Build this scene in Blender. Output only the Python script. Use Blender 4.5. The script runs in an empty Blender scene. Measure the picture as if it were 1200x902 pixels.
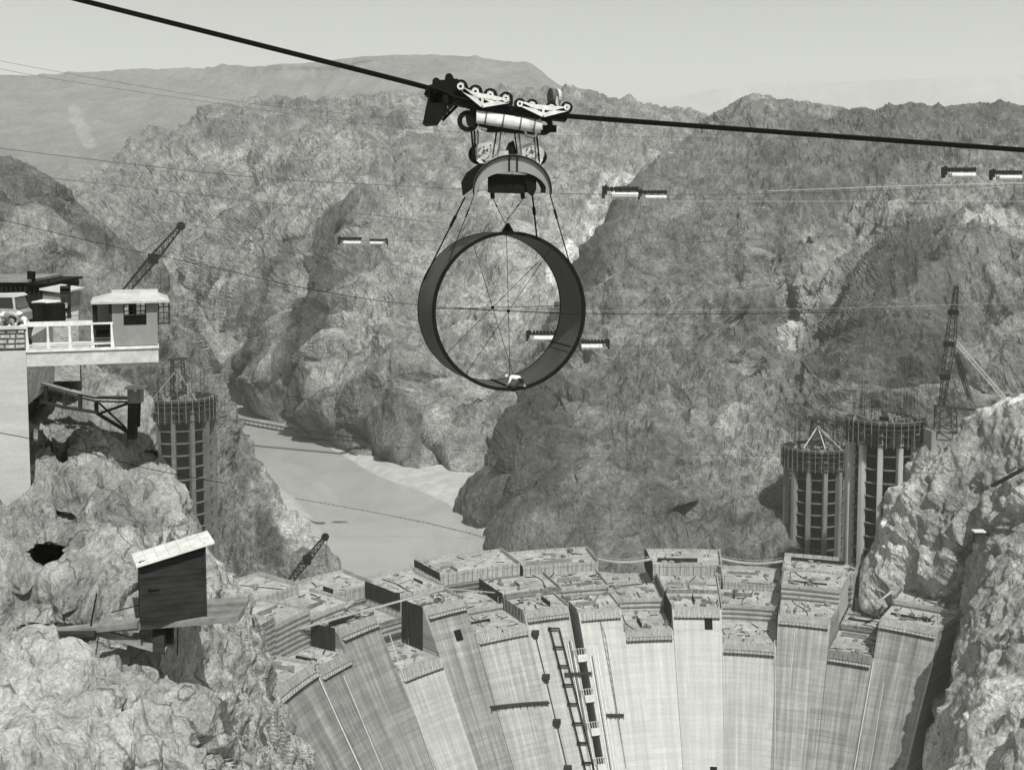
import bpy, math, random
import numpy as np
from mathutils import Vector, Matrix
random.seed(7)
sc = bpy.context.scene
COL = sc.collection
R_ = math.radians
# ------------------------------------------------------------------ camera
F = 1500.0; PITCH = R_(5.0); CY = 225 + F * math.tan(PITCH)      # measured on the 1200 x 902 photograph
cam = bpy.data.objects.new('camera', bpy.data.cameras.new('camera')); COL.objects.link(cam)
cam.rotation_euler = (R_(90) - PITCH, 0, 0)
cam.data.sensor_width = 36; cam.data.lens = 36 * F / 1200
cam.data.shift_y = -(451 - CY) / 1200
cam.data.clip_start = 0.5; cam.data.clip_end = 40000
sc.camera = cam
# ------------------------------------------------------------------ sky and sun
SUN_AZ, SUN_EL = 17.0, 53.0                                       # degrees to the right of straight behind the camera
SX = math.sin(R_(SUN_AZ)) * math.cos(R_(SUN_EL)); SY = -math.cos(R_(SUN_AZ)) * math.cos(R_(SUN_EL)); SZ = math.sin(R_(SUN_EL))
w = bpy.data.worlds.new('World'); sc.world = w; w.use_nodes = True
nt = w.node_tree; nt.nodes.clear()
sky = nt.nodes.new('ShaderNodeTexSky'); sky.sky_type = 'NISHITA'; sky.sun_disc = False
sky.sun_elevation = R_(SUN_EL); sky.sun_rotation = math.atan2(SX, SY); sky.air_density = 1.0; sky.dust_density = 1.2
bw = nt.nodes.new('ShaderNodeRGBToBW'); tint = nt.nodes.new('ShaderNodeMix'); tint.data_type = 'RGBA'; tint.blend_type = 'MULTIPLY'
tint.inputs[0].default_value = 1; tint.inputs[7].default_value = (0.985, 1.0, 0.97, 1)
bg = nt.nodes.new('ShaderNodeBackground'); bg.inputs[1].default_value = 0.106
wo = nt.nodes.new('ShaderNodeOutputWorld')
nt.links.new(sky.outputs[0], bw.inputs[0]); nt.links.new(bw.outputs[0], tint.inputs[6])
nt.links.new(tint.outputs[2], bg.inputs[0]); nt.links.new(bg.outputs[0], wo.inputs[0])
sl = bpy.data.lights.new('sun', 'SUN'); sl.energy = 5.0; sl.angle = R_(0.5); sl.color = (1.0, 0.995, 0.965)
so = bpy.data.objects.new('sun', sl); COL.objects.link(so)
so.rotation_euler = Vector((SX, SY, SZ)).to_track_quat('Z', 'Y').to_euler()
sc.view_settings.view_transform = 'Standard'; sc.view_settings.look = 'None'
sc.view_settings.exposure = 0.05; sc.view_settings.gamma = 1.0
sc.cycles.volume_bounces = 1; sc.cycles.max_bounces = 6
WATER = -140.0
# ------------------------------------------------------------------ projection helpers (photo pixel + depth -> place)
cp, sp = math.cos(PITCH), math.sin(PITCH)
def P(px, py, Y):
    x = (px - 600) / F; u = (CY - py) / F
    d = (x, cp + u * sp, -sp + u * cp); k = Y / d[1]
    return Vector((d[0] * k, Y, d[2] * k))
def W(px, py, z=WATER):
    x = (px - 600) / F; u = (CY - py) / F
    d = (x, cp + u * sp, -sp + u * cp); k = z / d[2]
    return Vector((d[0] * k, d[1] * k, z))
def proj(X, Y, Z):
    d = Y * cp - Z * sp; u = Y * sp + Z * cp
    return 600 + F * X / d, CY - F * u / d
# ------------------------------------------------------------------ numpy noise
def _h(ix, iy, iz, seed):
    h = (ix.astype(np.int64) * 374761393 + iy.astype(np.int64) * 668265263 + iz.astype(np.int64) * 2147483647 + seed * 974711) & 0xffffffff
    h = ((h ^ (h >> 13)) * 1274126177) & 0xffffffff
    h = ((h ^ (h >> 16)) * 2246822519) & 0xffffffff
    return ((h ^ (h >> 15)) & 0xffffff) / float(0xffffff)
def vnoise(p, seed=0):
    i = np.floor(p); f = p - i; f = f * f * f * (f * (f * 6 - 15) + 10); i = i.astype(np.int64)
    out = 0
    for a in (0, 1):
        wa = f[:, 0] if a else 1 - f[:, 0]
        for b in (0, 1):
            wb = f[:, 1] if b else 1 - f[:, 1]
            for c in (0, 1):
                wc = f[:, 2] if c else 1 - f[:, 2]
                out = out + wa * wb * wc * _h(i[:, 0] + a, i[:, 1] + b, i[:, 2] + c, seed)
    return out * 2 - 1
def fbm(p, octs=5, gain=0.5, ridged=False, seed=0):
    s = 0; a = 1.0; tot = 0; q = p.copy()
    for o in range(octs):
        n = vnoise(q, seed + o * 17)
        if ridged: n = 1 - 2 * np.abs(n)
        s = s + a * n; tot += a; a *= gain
        q = q * 2.03 + 11.7
    return s / tot
def crag(p, seed=0):
    """continuous field of angular, skewed pyramids"""
    i = np.floor(p).astype(np.int64); f = p - i; best = np.full(len(p), -9.0)
    for a in (-1, 0, 1):
        for b in (-1, 0, 1):
            for c in (-1, 0, 1):
                X, Y, Z = i[:, 0] + a, i[:, 1] + b, i[:, 2] + c
                rx, ry, rz, rh = _h(X, Y, Z, seed), _h(X, Y, Z, seed + 5), _h(X, Y, Z, seed + 9), _h(X, Y, Z, seed + 31)
                dx, dy, dz = a + rx - f[:, 0], b + ry - f[:, 1], c + rz - f[:, 2]
                s1, s2, s3 = (ry - .5) * 1.6, (rz - .5) * 1.6, (rx - .5) * 1.6
                q = np.maximum(np.maximum(np.abs(dx + s1 * dy), np.abs(dy + s2 * dz)), np.abs(dz + s3 * dx))
                best = np.maximum(best, .75 * rh - q * (.8 + .8 * rx))
    return best
# ------------------------------------------------------------------ materials
def new_mat(name):
    m = bpy.data.materials.new(name); m.use_nodes = True
    n = m.node_tree; b = n.nodes['Principled BSDF']
    return m, n, b
TINT = (1.0, 1.0, 0.965)
def g(v): return (v * TINT[0], v * TINT[1], v * TINT[2], 1)
def N(n, t, **kw):
    x = n.nodes.new(t)
    for k, v in kw.items():
        if k.startswith('i_'):
            key = k[2:]; key = int(key) if key.isdigit() else key
            x.inputs[key].default_value = v
        else: setattr(x, k, v)
    return x
def ramp(n, src, a, b, va, vb):
    r = N(n, 'ShaderNodeMapRange'); r.inputs[1].default_value = a; r.inputs[2].default_value = b
    r.inputs[3].default_value = va; r.inputs[4].default_value = vb; n.links.new(src, r.inputs[0]); return r.outputs[0]
def mul(n, a, b, op='MULTIPLY'):
    m = N(n, 'ShaderNodeMath', operation=op)
    for i, v in enumerate((a, b)):
        if isinstance(v, (int, float)): m.inputs[i].default_value = v
        else: n.links.new(v, m.inputs[i])
    return m.outputs[0]
def to_col(n, val, b):
    c = N(n, 'ShaderNodeCombineColor')
    for i in range(3): n.links.new(mul(n, val, TINT[i]), c.inputs[i])
    n.links.new(c.outputs[0], b.inputs['Base Color'])
def coords(n, sx=1, sy=1, sz=1, kind='Object'):
    tc = N(n, 'ShaderNodeTexCoord'); mp = N(n, 'ShaderNodeMapping'); mp.inputs['Scale'].default_value = (sx, sy, sz)
    n.links.new(tc.outputs[kind], mp.inputs[0]); return mp.outputs[0]
def noise(n, vec, scale, detail=6, rough=.6, dist=0):
    t = N(n, 'ShaderNodeTexNoise'); t.inputs['Scale'].default_value = scale; t.inputs['Detail'].default_value = detail
    t.inputs['Roughness'].default_value = rough; t.inputs['Distortion'].default_value = dist
    n.links.new(vec, t.inputs['Vector']); return t.outputs[0]
def rock_mat(name, base, size, contrast=.5, bump=.6, specks=.5, cracks=0):
    m, n, b = new_mat(name); s = 1.0 / size
    v = coords(n); vs = coords(n, 1, 1, .4)
    big = ramp(n, noise(n, v, s * .25, 5, .65), .38, .62, 1 - contrast * .6, 1 + contrast * .55)
    med = ramp(n, noise(n, vs, s * 1.3, 8, .72), .38, .62, 1 - contrast * .8, 1 + contrast * .65)
    fine = mul(n, ramp(n, noise(n, v, s * 6, 5, .8), .38, .62, 1 - contrast * .55, 1 + contrast * .5), ramp(n, noise(n, v, s * 22, 3, .75), .38, .62, 1 - contrast * .6, 1 + contrast * .55))
    vor = N(n, 'ShaderNodeTexVoronoi', feature='F1'); vor.inputs['Scale'].default_value = s * 9; vor.inputs['Randomness'].default_value = 1
    n.links.new(v, vor.inputs['Vector'])
    gate = ramp(n, noise(n, v, s * .8, 3, .6), .45, .6, 0, 1)
    spk = ramp(n, vor.outputs['Distance'], .16, .26, 1, 0)
    dark = ramp(n, mul(n, gate, spk), 0, 1, 1.0, 1 - specks)
    if cracks:                                                   # broken joints, only in places
        cw = N(n, 'ShaderNodeVectorMath', operation='ADD'); cn = N(n, 'ShaderNodeTexNoise'); cn.inputs['Scale'].default_value = s * .8; cn.inputs['Detail'].default_value = 6
        cs = N(n, 'ShaderNodeVectorMath', operation='SCALE'); cs.inputs[3].default_value = size * 1.6
        n.links.new(v, cn.inputs['Vector']); n.links.new(cn.outputs[1], cs.inputs[0]); n.links.new(v, cw.inputs[0]); n.links.new(cs.outputs[0], cw.inputs[1])
        cv = N(n, 'ShaderNodeTexVoronoi', feature='DISTANCE_TO_EDGE'); cv.inputs['Scale'].default_value = s * .75; n.links.new(cw.outputs[0], cv.inputs['Vector'])
        cg = ramp(n, noise(n, v, s * .5, 3, .6), .47, .56, 0, 1)
        dark = mul(n, dark, ramp(n, mul(n, ramp(n, cv.outputs['Distance'], 0.0, .022, 1, 0), cg), 0, 1, 1.0, 1 - cracks))
    at = N(n, 'ShaderNodeAttribute', attribute_name='tone')
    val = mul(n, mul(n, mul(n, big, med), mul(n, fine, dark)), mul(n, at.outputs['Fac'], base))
    to_col(n, val, b)
    b.inputs['Roughness'].default_value = .93; b.inputs['Specular IOR Level'].default_value = .2
    wv = N(n, 'ShaderNodeVectorMath', operation='ADD'); nz = N(n, 'ShaderNodeTexNoise'); nz.inputs['Scale'].default_value = s * 2; nz.inputs['Detail'].default_value = 3
    sc_ = N(n, 'ShaderNodeVectorMath', operation='SCALE'); sc_.inputs[3].default_value = size * .35
    n.links.new(vs, nz.inputs['Vector']); n.links.new(nz.outputs[1], sc_.inputs[0]); n.links.new(vs, wv.inputs[0]); n.links.new(sc_.outputs[0], wv.inputs[1])
    hb = mul(n, noise(n, vs, s * 3, 8, .66), .55)
    for scl, wt, rt in ((1.1, .62, (.5, .7, .3)), (3.1, .27, (.2, 1.1, .8)), (8.3, .12, (1.0, .4, 1.3))):   # broken, angular faces
        mp_ = N(n, 'ShaderNodeMapping'); mp_.inputs['Rotation'].default_value = rt; n.links.new(wv.outputs[0], mp_.inputs[0])
        vb = N(n, 'ShaderNodeTexVoronoi', feature='F1', distance='CHEBYCHEV'); vb.inputs['Scale'].default_value = s * scl; n.links.new(mp_.outputs[0], vb.inputs['Vector'])
        hb = mul(n, hb, mul(n, vb.outputs['Distance'], -wt), 'ADD')
    bp = N(n, 'ShaderNodeBump'); bp.inputs['Strength'].default_value = bump; bp.inputs['Distance'].default_value = size * .5
    n.links.new(hb, bp.inputs['Height']); n.links.new(bp.outputs[0], b.inputs['Normal'])
    return m
def flat_mat(name, v, rough=.8, metal=0, var=.25, scale=3.0, sx=1, sy=1, sz=1, bump=.0, spec=.3):
    m, n, b = new_mat(name)
    vec = coords(n, sx, sy, sz)
    k = ramp(n, noise(n, vec, scale, 6, .65), .3, .7, 1 - var, 1 + var)
    k2 = ramp(n, noise(n, vec, scale * .17, 3, .6), .35, .65, 1 - var * .5, 1 + var * .5)
    to_col(n, mul(n, mul(n, k, k2), v), b)
    b.inputs['Roughness'].default_value = rough; b.inputs['Metallic'].default_value = metal; b.inputs['Specular IOR Level'].default_value = spec
    if bump:
        bp = N(n, 'ShaderNodeBump'); bp.inputs['Strength'].default_value = bump; bp.inputs['Distance'].default_value = .1 / scale * 3
        n.links.new(noise(n, vec, scale * 2, 6, .7), bp.inputs['Height']); n.links.new(bp.outputs[0], b.inputs['Normal'])
    return m
M = {}
M['rock_far'] = rock_mat('rock_far', .13, 160, .3, .5, .2)
M['rock_hazy'] = rock_mat('rock_hazy', .27, 300, .15, .3, .1)  # paler base that puts distance haze into the rock colour
M['rock_mid'] = rock_mat('rock_mid', .205, 15, .52, .9, .55)
M['rock_dark'] = rock_mat('rock_dark', .152, 10, .5, .9, .55)
M['rock_near'] = rock_mat('rock_near', .345, 2.3, .32, .8, .4, .7)
M['rock_right'] = rock_mat('rock_right', .36, 8, .42, .8, .4, .65)
M['sand'] = flat_mat('sand', .4, .95, var=.2, scale=.15, bump=.4)
M['ground'] = flat_mat('ground', .22, .95, var=.3, scale=.02)
M['white'] = flat_mat('white_paint', .62, .6, var=.22, scale=2.6)
M['offwhite'] = flat_mat('weathered_white', .46, .7, var=.2, scale=3.0, bump=.2)
M['steel'] = flat_mat('dark_steel', .008, .7, var=.35, scale=2.0, spec=.06)
M['steel_mid'] = flat_mat('grey_steel', .11, .7, var=.2, scale=1.2, spec=.2)
M['cable'] = flat_mat('cable_steel', .009, .8, var=.2, scale=1.0, spec=.05)
M['cable_far'] = flat_mat('old_rope', .06, .8, var=.2, scale=.5)
M['cable_light'] = flat_mat('bright_rope', .5, .7, var=.2, scale=.5)
M['saddle'] = flat_mat('painted_grey_plate', .24, .6, var=.15, scale=.8)
M['wood_dark'] = flat_mat('dark_timber', .03, .9, var=.5, scale=2.5, sx=.25, bump=.4, spec=.1)
M['wood_grey'] = flat_mat('grey_timber', .2, .9, var=.35, scale=2.0, bump=.4)
M['wood_light'] = flat_mat('pale_timber', .34, .9, var=.25, scale=1.0, bump=.3)
M['form'] = flat_mat('formwork_boards', .15, .9, var=.4, scale=.9, sz=.25)
M['form_dark'] = flat_mat('dark_formwork', .02, .9, var=.45, scale=.9, sz=.15, spec=.1)  # dark boards; on exposed left block sides their colour paints the shade
M['conc_top'] = flat_mat('fresh_concrete', .34, .95, var=.35, scale=.45, bump=.5)
M['plaster'] = flat_mat('grey_plaster', .21, .9, var=.12, scale=2.2)
M['tower_conc'] = flat_mat('tower_concrete', .21, .9, var=.22, scale=.5, sz=.2)
M['tower_light'] = flat_mat('tower_pale_concrete', .36, .9, var=.2, scale=.5, sz=.2)  # paler concrete for the taller right tower's piers
M['tower_dim'] = flat_mat('tower_beam_concrete', .12, .9, var=.3, scale=.5)
M['stone'] = flat_mat('wall_stone', .32, .9, var=.35, scale=3.5, bump=.5)
M['mortar'] = flat_mat('mortar', .07, .95, var=.2, scale=4)
M['dark'] = flat_mat('interior_shade', .006, .95, var=.2, scale=1, spec=.02)  # near-black that paints the shade in openings and tower gaps
M['skin'] = flat_mat('skin', .28, .6, var=.05)
M['shirt_white'] = flat_mat('white_shirt', .72, .9, var=.1, scale=8)
M['shirt_grey'] = flat_mat('grey_shirt', .2, .9, var=.15, scale=8)
M['trousers'] = flat_mat('dark_trousers', .05, .9, var=.15, scale=8)
def plate_mat():
    m, n, b = new_mat('curved_steel_plate'); v = coords(n)
    k = ramp(n, noise(n, v, .5, 5, .6, .5), .35, .65, .75, 1.25); k2 = ramp(n, noise(n, coords(n, 1, 1, .15), 5, 5, .7), .3, .7, .85, 1.15)
    to_col(n, mul(n, mul(n, k, k2), .045), b); b.inputs['Roughness'].default_value = .62; b.inputs['Specular IOR Level'].default_value = .45
    return m
M['plate'] = plate_mat()
def glass_mat():
    m, n, b = new_mat('window_glass'); b.inputs['Base Color'].default_value = g(.04); b.inputs['Roughness'].default_value = .08
    b.inputs['Specular IOR Level'].default_value = .8; return m
M['glass'] = glass_mat()
M['car_paint'] = flat_mat('dusty_car_paint', .3, .45, var=.3, scale=2.5)
def pillar_mat():                                                 # board-marked cast concrete
    m, n, b = new_mat('board_marked_concrete'); v = coords(n)
    sep = N(n, 'ShaderNodeSeparateXYZ'); n.links.new(v, sep.inputs[0])
    fr = mul(n, mul(n, sep.outputs[2], 1 / .62), 1.0, 'FRACT')
    line = ramp(n, fr, 0, .06, .86, 1.0)
    k = ramp(n, noise(n, coords(n, .3, .3, 1.6), 1.6, 6, .6), .3, .7, .86, 1.1)
    k2 = ramp(n, noise(n, v, 6, 5, .7), .3, .7, .93, 1.07)
    to_col(n, mul(n, mul(n, mul(n, k, k2), line), .42), b); b.inputs['Roughness'].default_value = .9
    return m
M['pillar'] = pillar_mat()
def dam_mat():
    m, n, b = new_mat('dam_concrete'); v = coords(n)
    at = N(n, 'ShaderNodeAttribute', attribute_name='UVMap')      # x: metres along the arc, y: metres of height
    uv = N(n, 'ShaderNodeUVMap'); uv.uv_map = 'UVMap'
    sep = N(n, 'ShaderNodeSeparateXYZ'); n.links.new(uv.outputs[0], sep.inputs[0])
    fr = mul(n, mul(n, sep.outputs[1], 1 / 1.524), 1.0, 'FRACT')
    mpl = N(n, 'ShaderNodeMapping'); mpl.inputs['Scale'].default_value = (.07, .09, 1); n.links.new(uv.outputs[0], mpl.inputs[0])
    lmask = ramp(n, noise(n, mpl.outputs[0], 1.0, 4, .65), .38, .62, 0, 1)
    lift = mul(n, mul(n, mul(n, sep.outputs[1], 1 / 1.524), 0, 'FLOOR'), 7.31, 'MULTIPLY'); colid = mul(n, mul(n, sep.outputs[0], 1 / 11.3), 0, 'FLOOR')
    wn = N(n, 'ShaderNodeTexWhiteNoise', noise_dimensions='2D'); cx_ = N(n, 'ShaderNodeCombineXYZ'); n.links.new(lift, cx_.inputs[0]); n.links.new(colid, cx_.inputs[1]); n.links.new(cx_.outputs[0], wn.inputs['Vector'])
    lv_ = ramp(n, wn.outputs['Value'], 0, 1, .86, 1.1)
    line = mul(n, mul(n, mul(n, ramp(n, fr, 0, .2, -.42, 0), lmask), 1.0, 'ADD'), lv_)
    mp = N(n, 'ShaderNodeMapping'); mp.inputs['Scale'].default_value = (1.3, .035, 1); n.links.new(uv.outputs[0], mp.inputs[0])
    st = ramp(n, noise(n, mp.outputs[0], 1.0, 5, .7), .34, .66, .62, 1.2)
    mp2 = N(n, 'ShaderNodeMapping'); mp2.inputs['Scale'].default_value = (.35, .012, 1); n.links.new(uv.outputs[0], mp2.inputs[0])
    st2 = ramp(n, noise(n, mp2.outputs[0], 1.0, 3, .6), .36, .64, .7, 1.18)
    mp3 = N(n, 'ShaderNodeMapping'); mp3.inputs['Scale'].default_value = (.12, .66, 1); n.links.new(uv.outputs[0], mp3.inputs[0])
    bd = ramp(n, noise(n, mp3.outputs[0], 1.0, 5, .7), .32, .68, .88, 1.1)
    fn = ramp(n, noise(n, uv.outputs[0], 1.6, 6, .75), .3, .7, .88, 1.1)
    tn = N(n, 'ShaderNodeAttribute', attribute_name='tone')
    # stains follow the column's tone: a bright face keeps only faint marks
    dirty = mul(n, mul(n, st, st2), mul(n, line, bd))
    mx = N(n, 'ShaderNodeMix'); n.links.new(ramp(n, tn.outputs['Fac'], .75, 1.1, 1.0, .4), mx.inputs[0]); mx.inputs[2].default_value = 1.03; n.links.new(dirty, mx.inputs[3])
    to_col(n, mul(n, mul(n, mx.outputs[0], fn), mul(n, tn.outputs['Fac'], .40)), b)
    b.inputs['Roughness'].default_value = .92; b.inputs['Specular IOR Level'].default_value = .2
    return m
M['dam'] = dam_mat()
def water_mat():
    m, n, b = new_mat('muddy_river'); v = coords(n, 1, .4, 1)
    k = ramp(n, noise(n, v, .02, 7, .65, 2.5), .35, .65, .86, 1.1)
    to_col(n, mul(n, k, .33), b); b.inputs['Roughness'].default_value = .4; b.inputs['Specular IOR Level'].default_value = .5
    bp = N(n, 'ShaderNodeBump'); bp.inputs['Strength'].default_value = .6; bp.inputs['Distance'].default_value = .5
    n.links.new(noise(n, coords(n, 1, .5, 1), .3, 7, .75), bp.inputs['Height']); n.links.new(bp.outputs[0], b.inputs['Normal']); return m
M['water'] = water_mat()
# ------------------------------------------------------------------ object helpers
def tag(o, label=None, cat=None, group=None, kind=None):
    if label: o['label'] = label
    if cat: o['category'] = cat
    if group: o['group'] = group
    if kind: o['kind'] = kind
    return o
def thing(name, loc, label, cat, group=None, rot=None):
    o = bpy.data.objects.new(name, None); COL.objects.link(o); o.location = loc; o.empty_display_size = .5
    if rot is not None: o.rotation_euler = rot
    return tag(o, label, cat, group)
def link(name, mesh, mat, parent=None):
    o = bpy.data.objects.new(name, mesh); COL.objects.link(o)
    if mat and not mesh.materials: mesh.materials.append(mat)
    if parent: o.parent = parent
    return o
def copy_tree(o, parent=None):
    c = o.copy(); COL.objects.link(c); c.parent = parent
    for ch in list(o.children): copy_tree(ch, c)
    return c
class MB:
    def __init__(s, org=(0, 0, 0)): s.v = []; s.f = []; s.cuts = []; s.org = Vector(org)
    def add(s, vs, fs):
        b = len(s.v); s.cuts.append((b, len(s.f))); s.v += [tuple(Vector(v) - s.org) for v in vs]; s.f += [tuple(b + i for i in f) for f in fs]; return s
    def hexa(s, q):                                               # 8 corners: bottom ring then top ring
        return s.add(q, [(3, 2, 1, 0), (4, 5, 6, 7), (0, 1, 5, 4), (1, 2, 6, 5), (2, 3, 7, 6), (3, 0, 4, 7)])
    def box(s, c, d, rz=0):
        c = Vector(c); x, y, z = d[0] / 2, d[1] / 2, d[2] / 2; q = []
        m = Matrix.Rotation(rz, 3, 'Z')
        for k in (-z, z):
            for a, b in ((-x, -y), (x, -y), (x, y), (-x, y)): q.append(c + m @ Vector((a, b, k)))
        return s.hexa(q)
    def bar(s, a, b, w=.1, h=None, up=(0, 0, 1)):
        a, b = Vector(a), Vector(b); h = h or w; d = (b - a).normalized(); u = Vector(up)
        if abs(d.dot(u)) > .97: u = Vector((0, 1, 0))
        r = d.cross(u).normalized() * (w / 2); t = r.cross(d).normalized() * (h / 2)
        return s.hexa([a - r - t, a + r - t, a + r + t, a - r + t, b - r - t, b + r - t, b + r + t, b - r + t])
    def tube(s, pts, r, n=6, cap=True):
        pts = [Vector(p) for p in pts]; rr = r if isinstance(r, (list, tuple)) else [r] * len(pts); vs = []; fs = []
        for i, p in enumerate(pts):
            d = (pts[min(i + 1, len(pts) - 1)] - pts[max(i - 1, 0)]).normalized()
            u = Vector((0, 0, 1)) if abs(d.z) < .95 else Vector((0, 1, 0))
            a = d.cross(u).normalized(); b = a.cross(d)
            for k in range(n):
                t = 2 * math.pi * k / n; vs.append(p + a * math.cos(t) * rr[i] + b * math.sin(t) * rr[i])
        for i in range(len(pts) - 1):
            for k in range(n): fs.append((i * n + k, i * n + (k + 1) % n, (i + 1) * n + (k + 1) % n, (i + 1) * n + k))
        if cap: fs.append(tuple(range(n))[::-1]); fs.append(tuple((len(pts) - 1) * n + k for k in range(n)))
        return s.add(vs, fs)
    def disc(s, c, axis, r, w, n=16, hole=0):
        c = Vector(c); ax = Vector(axis).normalized(); return s.tube([c - ax * w / 2, c + ax * w / 2], r, n)
    def ringo(s, c, axis, r0, r1, w, n=20):                       # annulus with thickness
        c = Vector(c); ax = Vector(axis).normalized(); u = Vector((0, 0, 1)) if abs(ax.z) < .9 else Vector((1, 0, 0))
        a = ax.cross(u).normalized(); b = a.cross(ax); vs = []; fs = []
        for k in range(n):
            t = 2 * math.pi * k / n; d = a * math.cos(t) + b * math.sin(t)
            vs += [c + d * r0 - ax * w / 2, c + d * r1 - ax * w / 2, c + d * r1 + ax * w / 2, c + d * r0 + ax * w / 2]
        for k in range(n):
            i, j = 4 * k, 4 * ((k + 1) % n)
            for q in range(4): fs.append((i + q, i + (q + 1) % 4, j + (q + 1) % 4, j + q))
        return s.add(vs, fs)
    def prism(s, poly, ext):                                      # polygon (3-D points) extruded by a vector
        n = len(poly); e = Vector(ext); p = [Vector(q) for q in poly]
        return s.add(p + [q + e for q in p], [tuple(range(n))[::-1], tuple(range(n, 2 * n))] + [(i, (i + 1) % n, n + (i + 1) % n, n + i) for i in range(n)])
    def truss(s, a, b, w, h, n, t, up=(0, 0, 1), taper=(1, 1)):   # box lattice
        a, b = Vector(a), Vector(b); d = (b - a).normalized(); u = Vector(up)
        if abs(d.dot(u)) > .97: u = Vector((0, 1, 0))
        r = d.cross(u).normalized(); tt = r.cross(d).normalized(); rows = []
        for i in range(n + 1):
            k = i / n; e = math.sin(math.pi * k) * .5 + .5 if taper is None else taper[0] * (1 - k) + taper[1] * k
            c = a + (b - a) * k; rows.append([c + r * x * w / 2 * e + tt * y * h / 2 * e for x, y in ((-1, -1), (1, -1), (1, 1), (-1, 1))])
        for i in range(n):
            for k in range(4):
                s.bar(rows[i][k], rows[i + 1][k], t); s.bar(rows[i][k], rows[i + 1][(k + 1) % 4], t * .6); s.bar(rows[i][k], rows[i][(k + 1) % 4], t * .6)
        for k in range(4): s.bar(rows[n][k], rows[n][(k + 1) % 4], t * .6)
        return s
    def each(s, name, mat, parent=None):
        out = []
        for i, (v0, f0) in enumerate(s.cuts):
            v1, f1 = s.cuts[i + 1] if i + 1 < len(s.cuts) else (len(s.v), len(s.f)); me = bpy.data.meshes.new(name)
            me.from_pydata(s.v[v0:v1], [], [tuple(k - v0 for k in f) for f in s.f[f0:f1]]); me.materials.append(mat); out.append(link(name, me, None, parent))
        return out
    def build(s, name, mat, parent=None, smooth=False):
        me = bpy.data.meshes.new(name); me.from_pydata(s.v, [], s.f); me.materials.append(mat)
        if smooth: me.polygons.foreach_set('use_smooth', [True] * len(me.polygons))
        me.update(); return link(name, me, None, parent)
# ------------------------------------------------------------------ rock masses
def resample(row, n):
    pts = np.array([list(P(*q)) if len(q) == 3 else list(W(*q)) for q in row]); pix = np.array([q[:2] for q in row], float)
    d3 = np.linalg.norm(np.diff(pts, axis=0), axis=1) * F / (.5 * (pts[1:, 1] + pts[:-1, 1]))
    s = np.concatenate([[0], np.cumsum(np.hypot(np.hypot(*np.diff(pix, axis=0).T), .7 * d3))]); s /= s[-1]
    t = np.linspace(0, 1, n)
    return np.stack([np.interp(t, s, pts[:, k]) for k in range(3)], 1)
def smooth_rows(a, n):                                            # Catmull-Rom across the rows
    m = len(a); out = []
    for t in np.linspace(0, m - 1, n):
        i = min(int(t), m - 2); f = t - i
        p0, p1, p2, p3 = a[max(i - 1, 0)], a[i], a[i + 1], a[min(i + 2, m - 1)]
        c = .5 * ((2 * p1) + (-p0 + p2) * f + (2 * p0 - 5 * p1 + 4 * p2 - p3) * f * f + (-p0 + 3 * p1 - 3 * p2 + p3) * f ** 3)
        out.append(.35 * c + .65 * (p1 * (1 - f) + p2 * f))
    return np.array(out)
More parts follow.
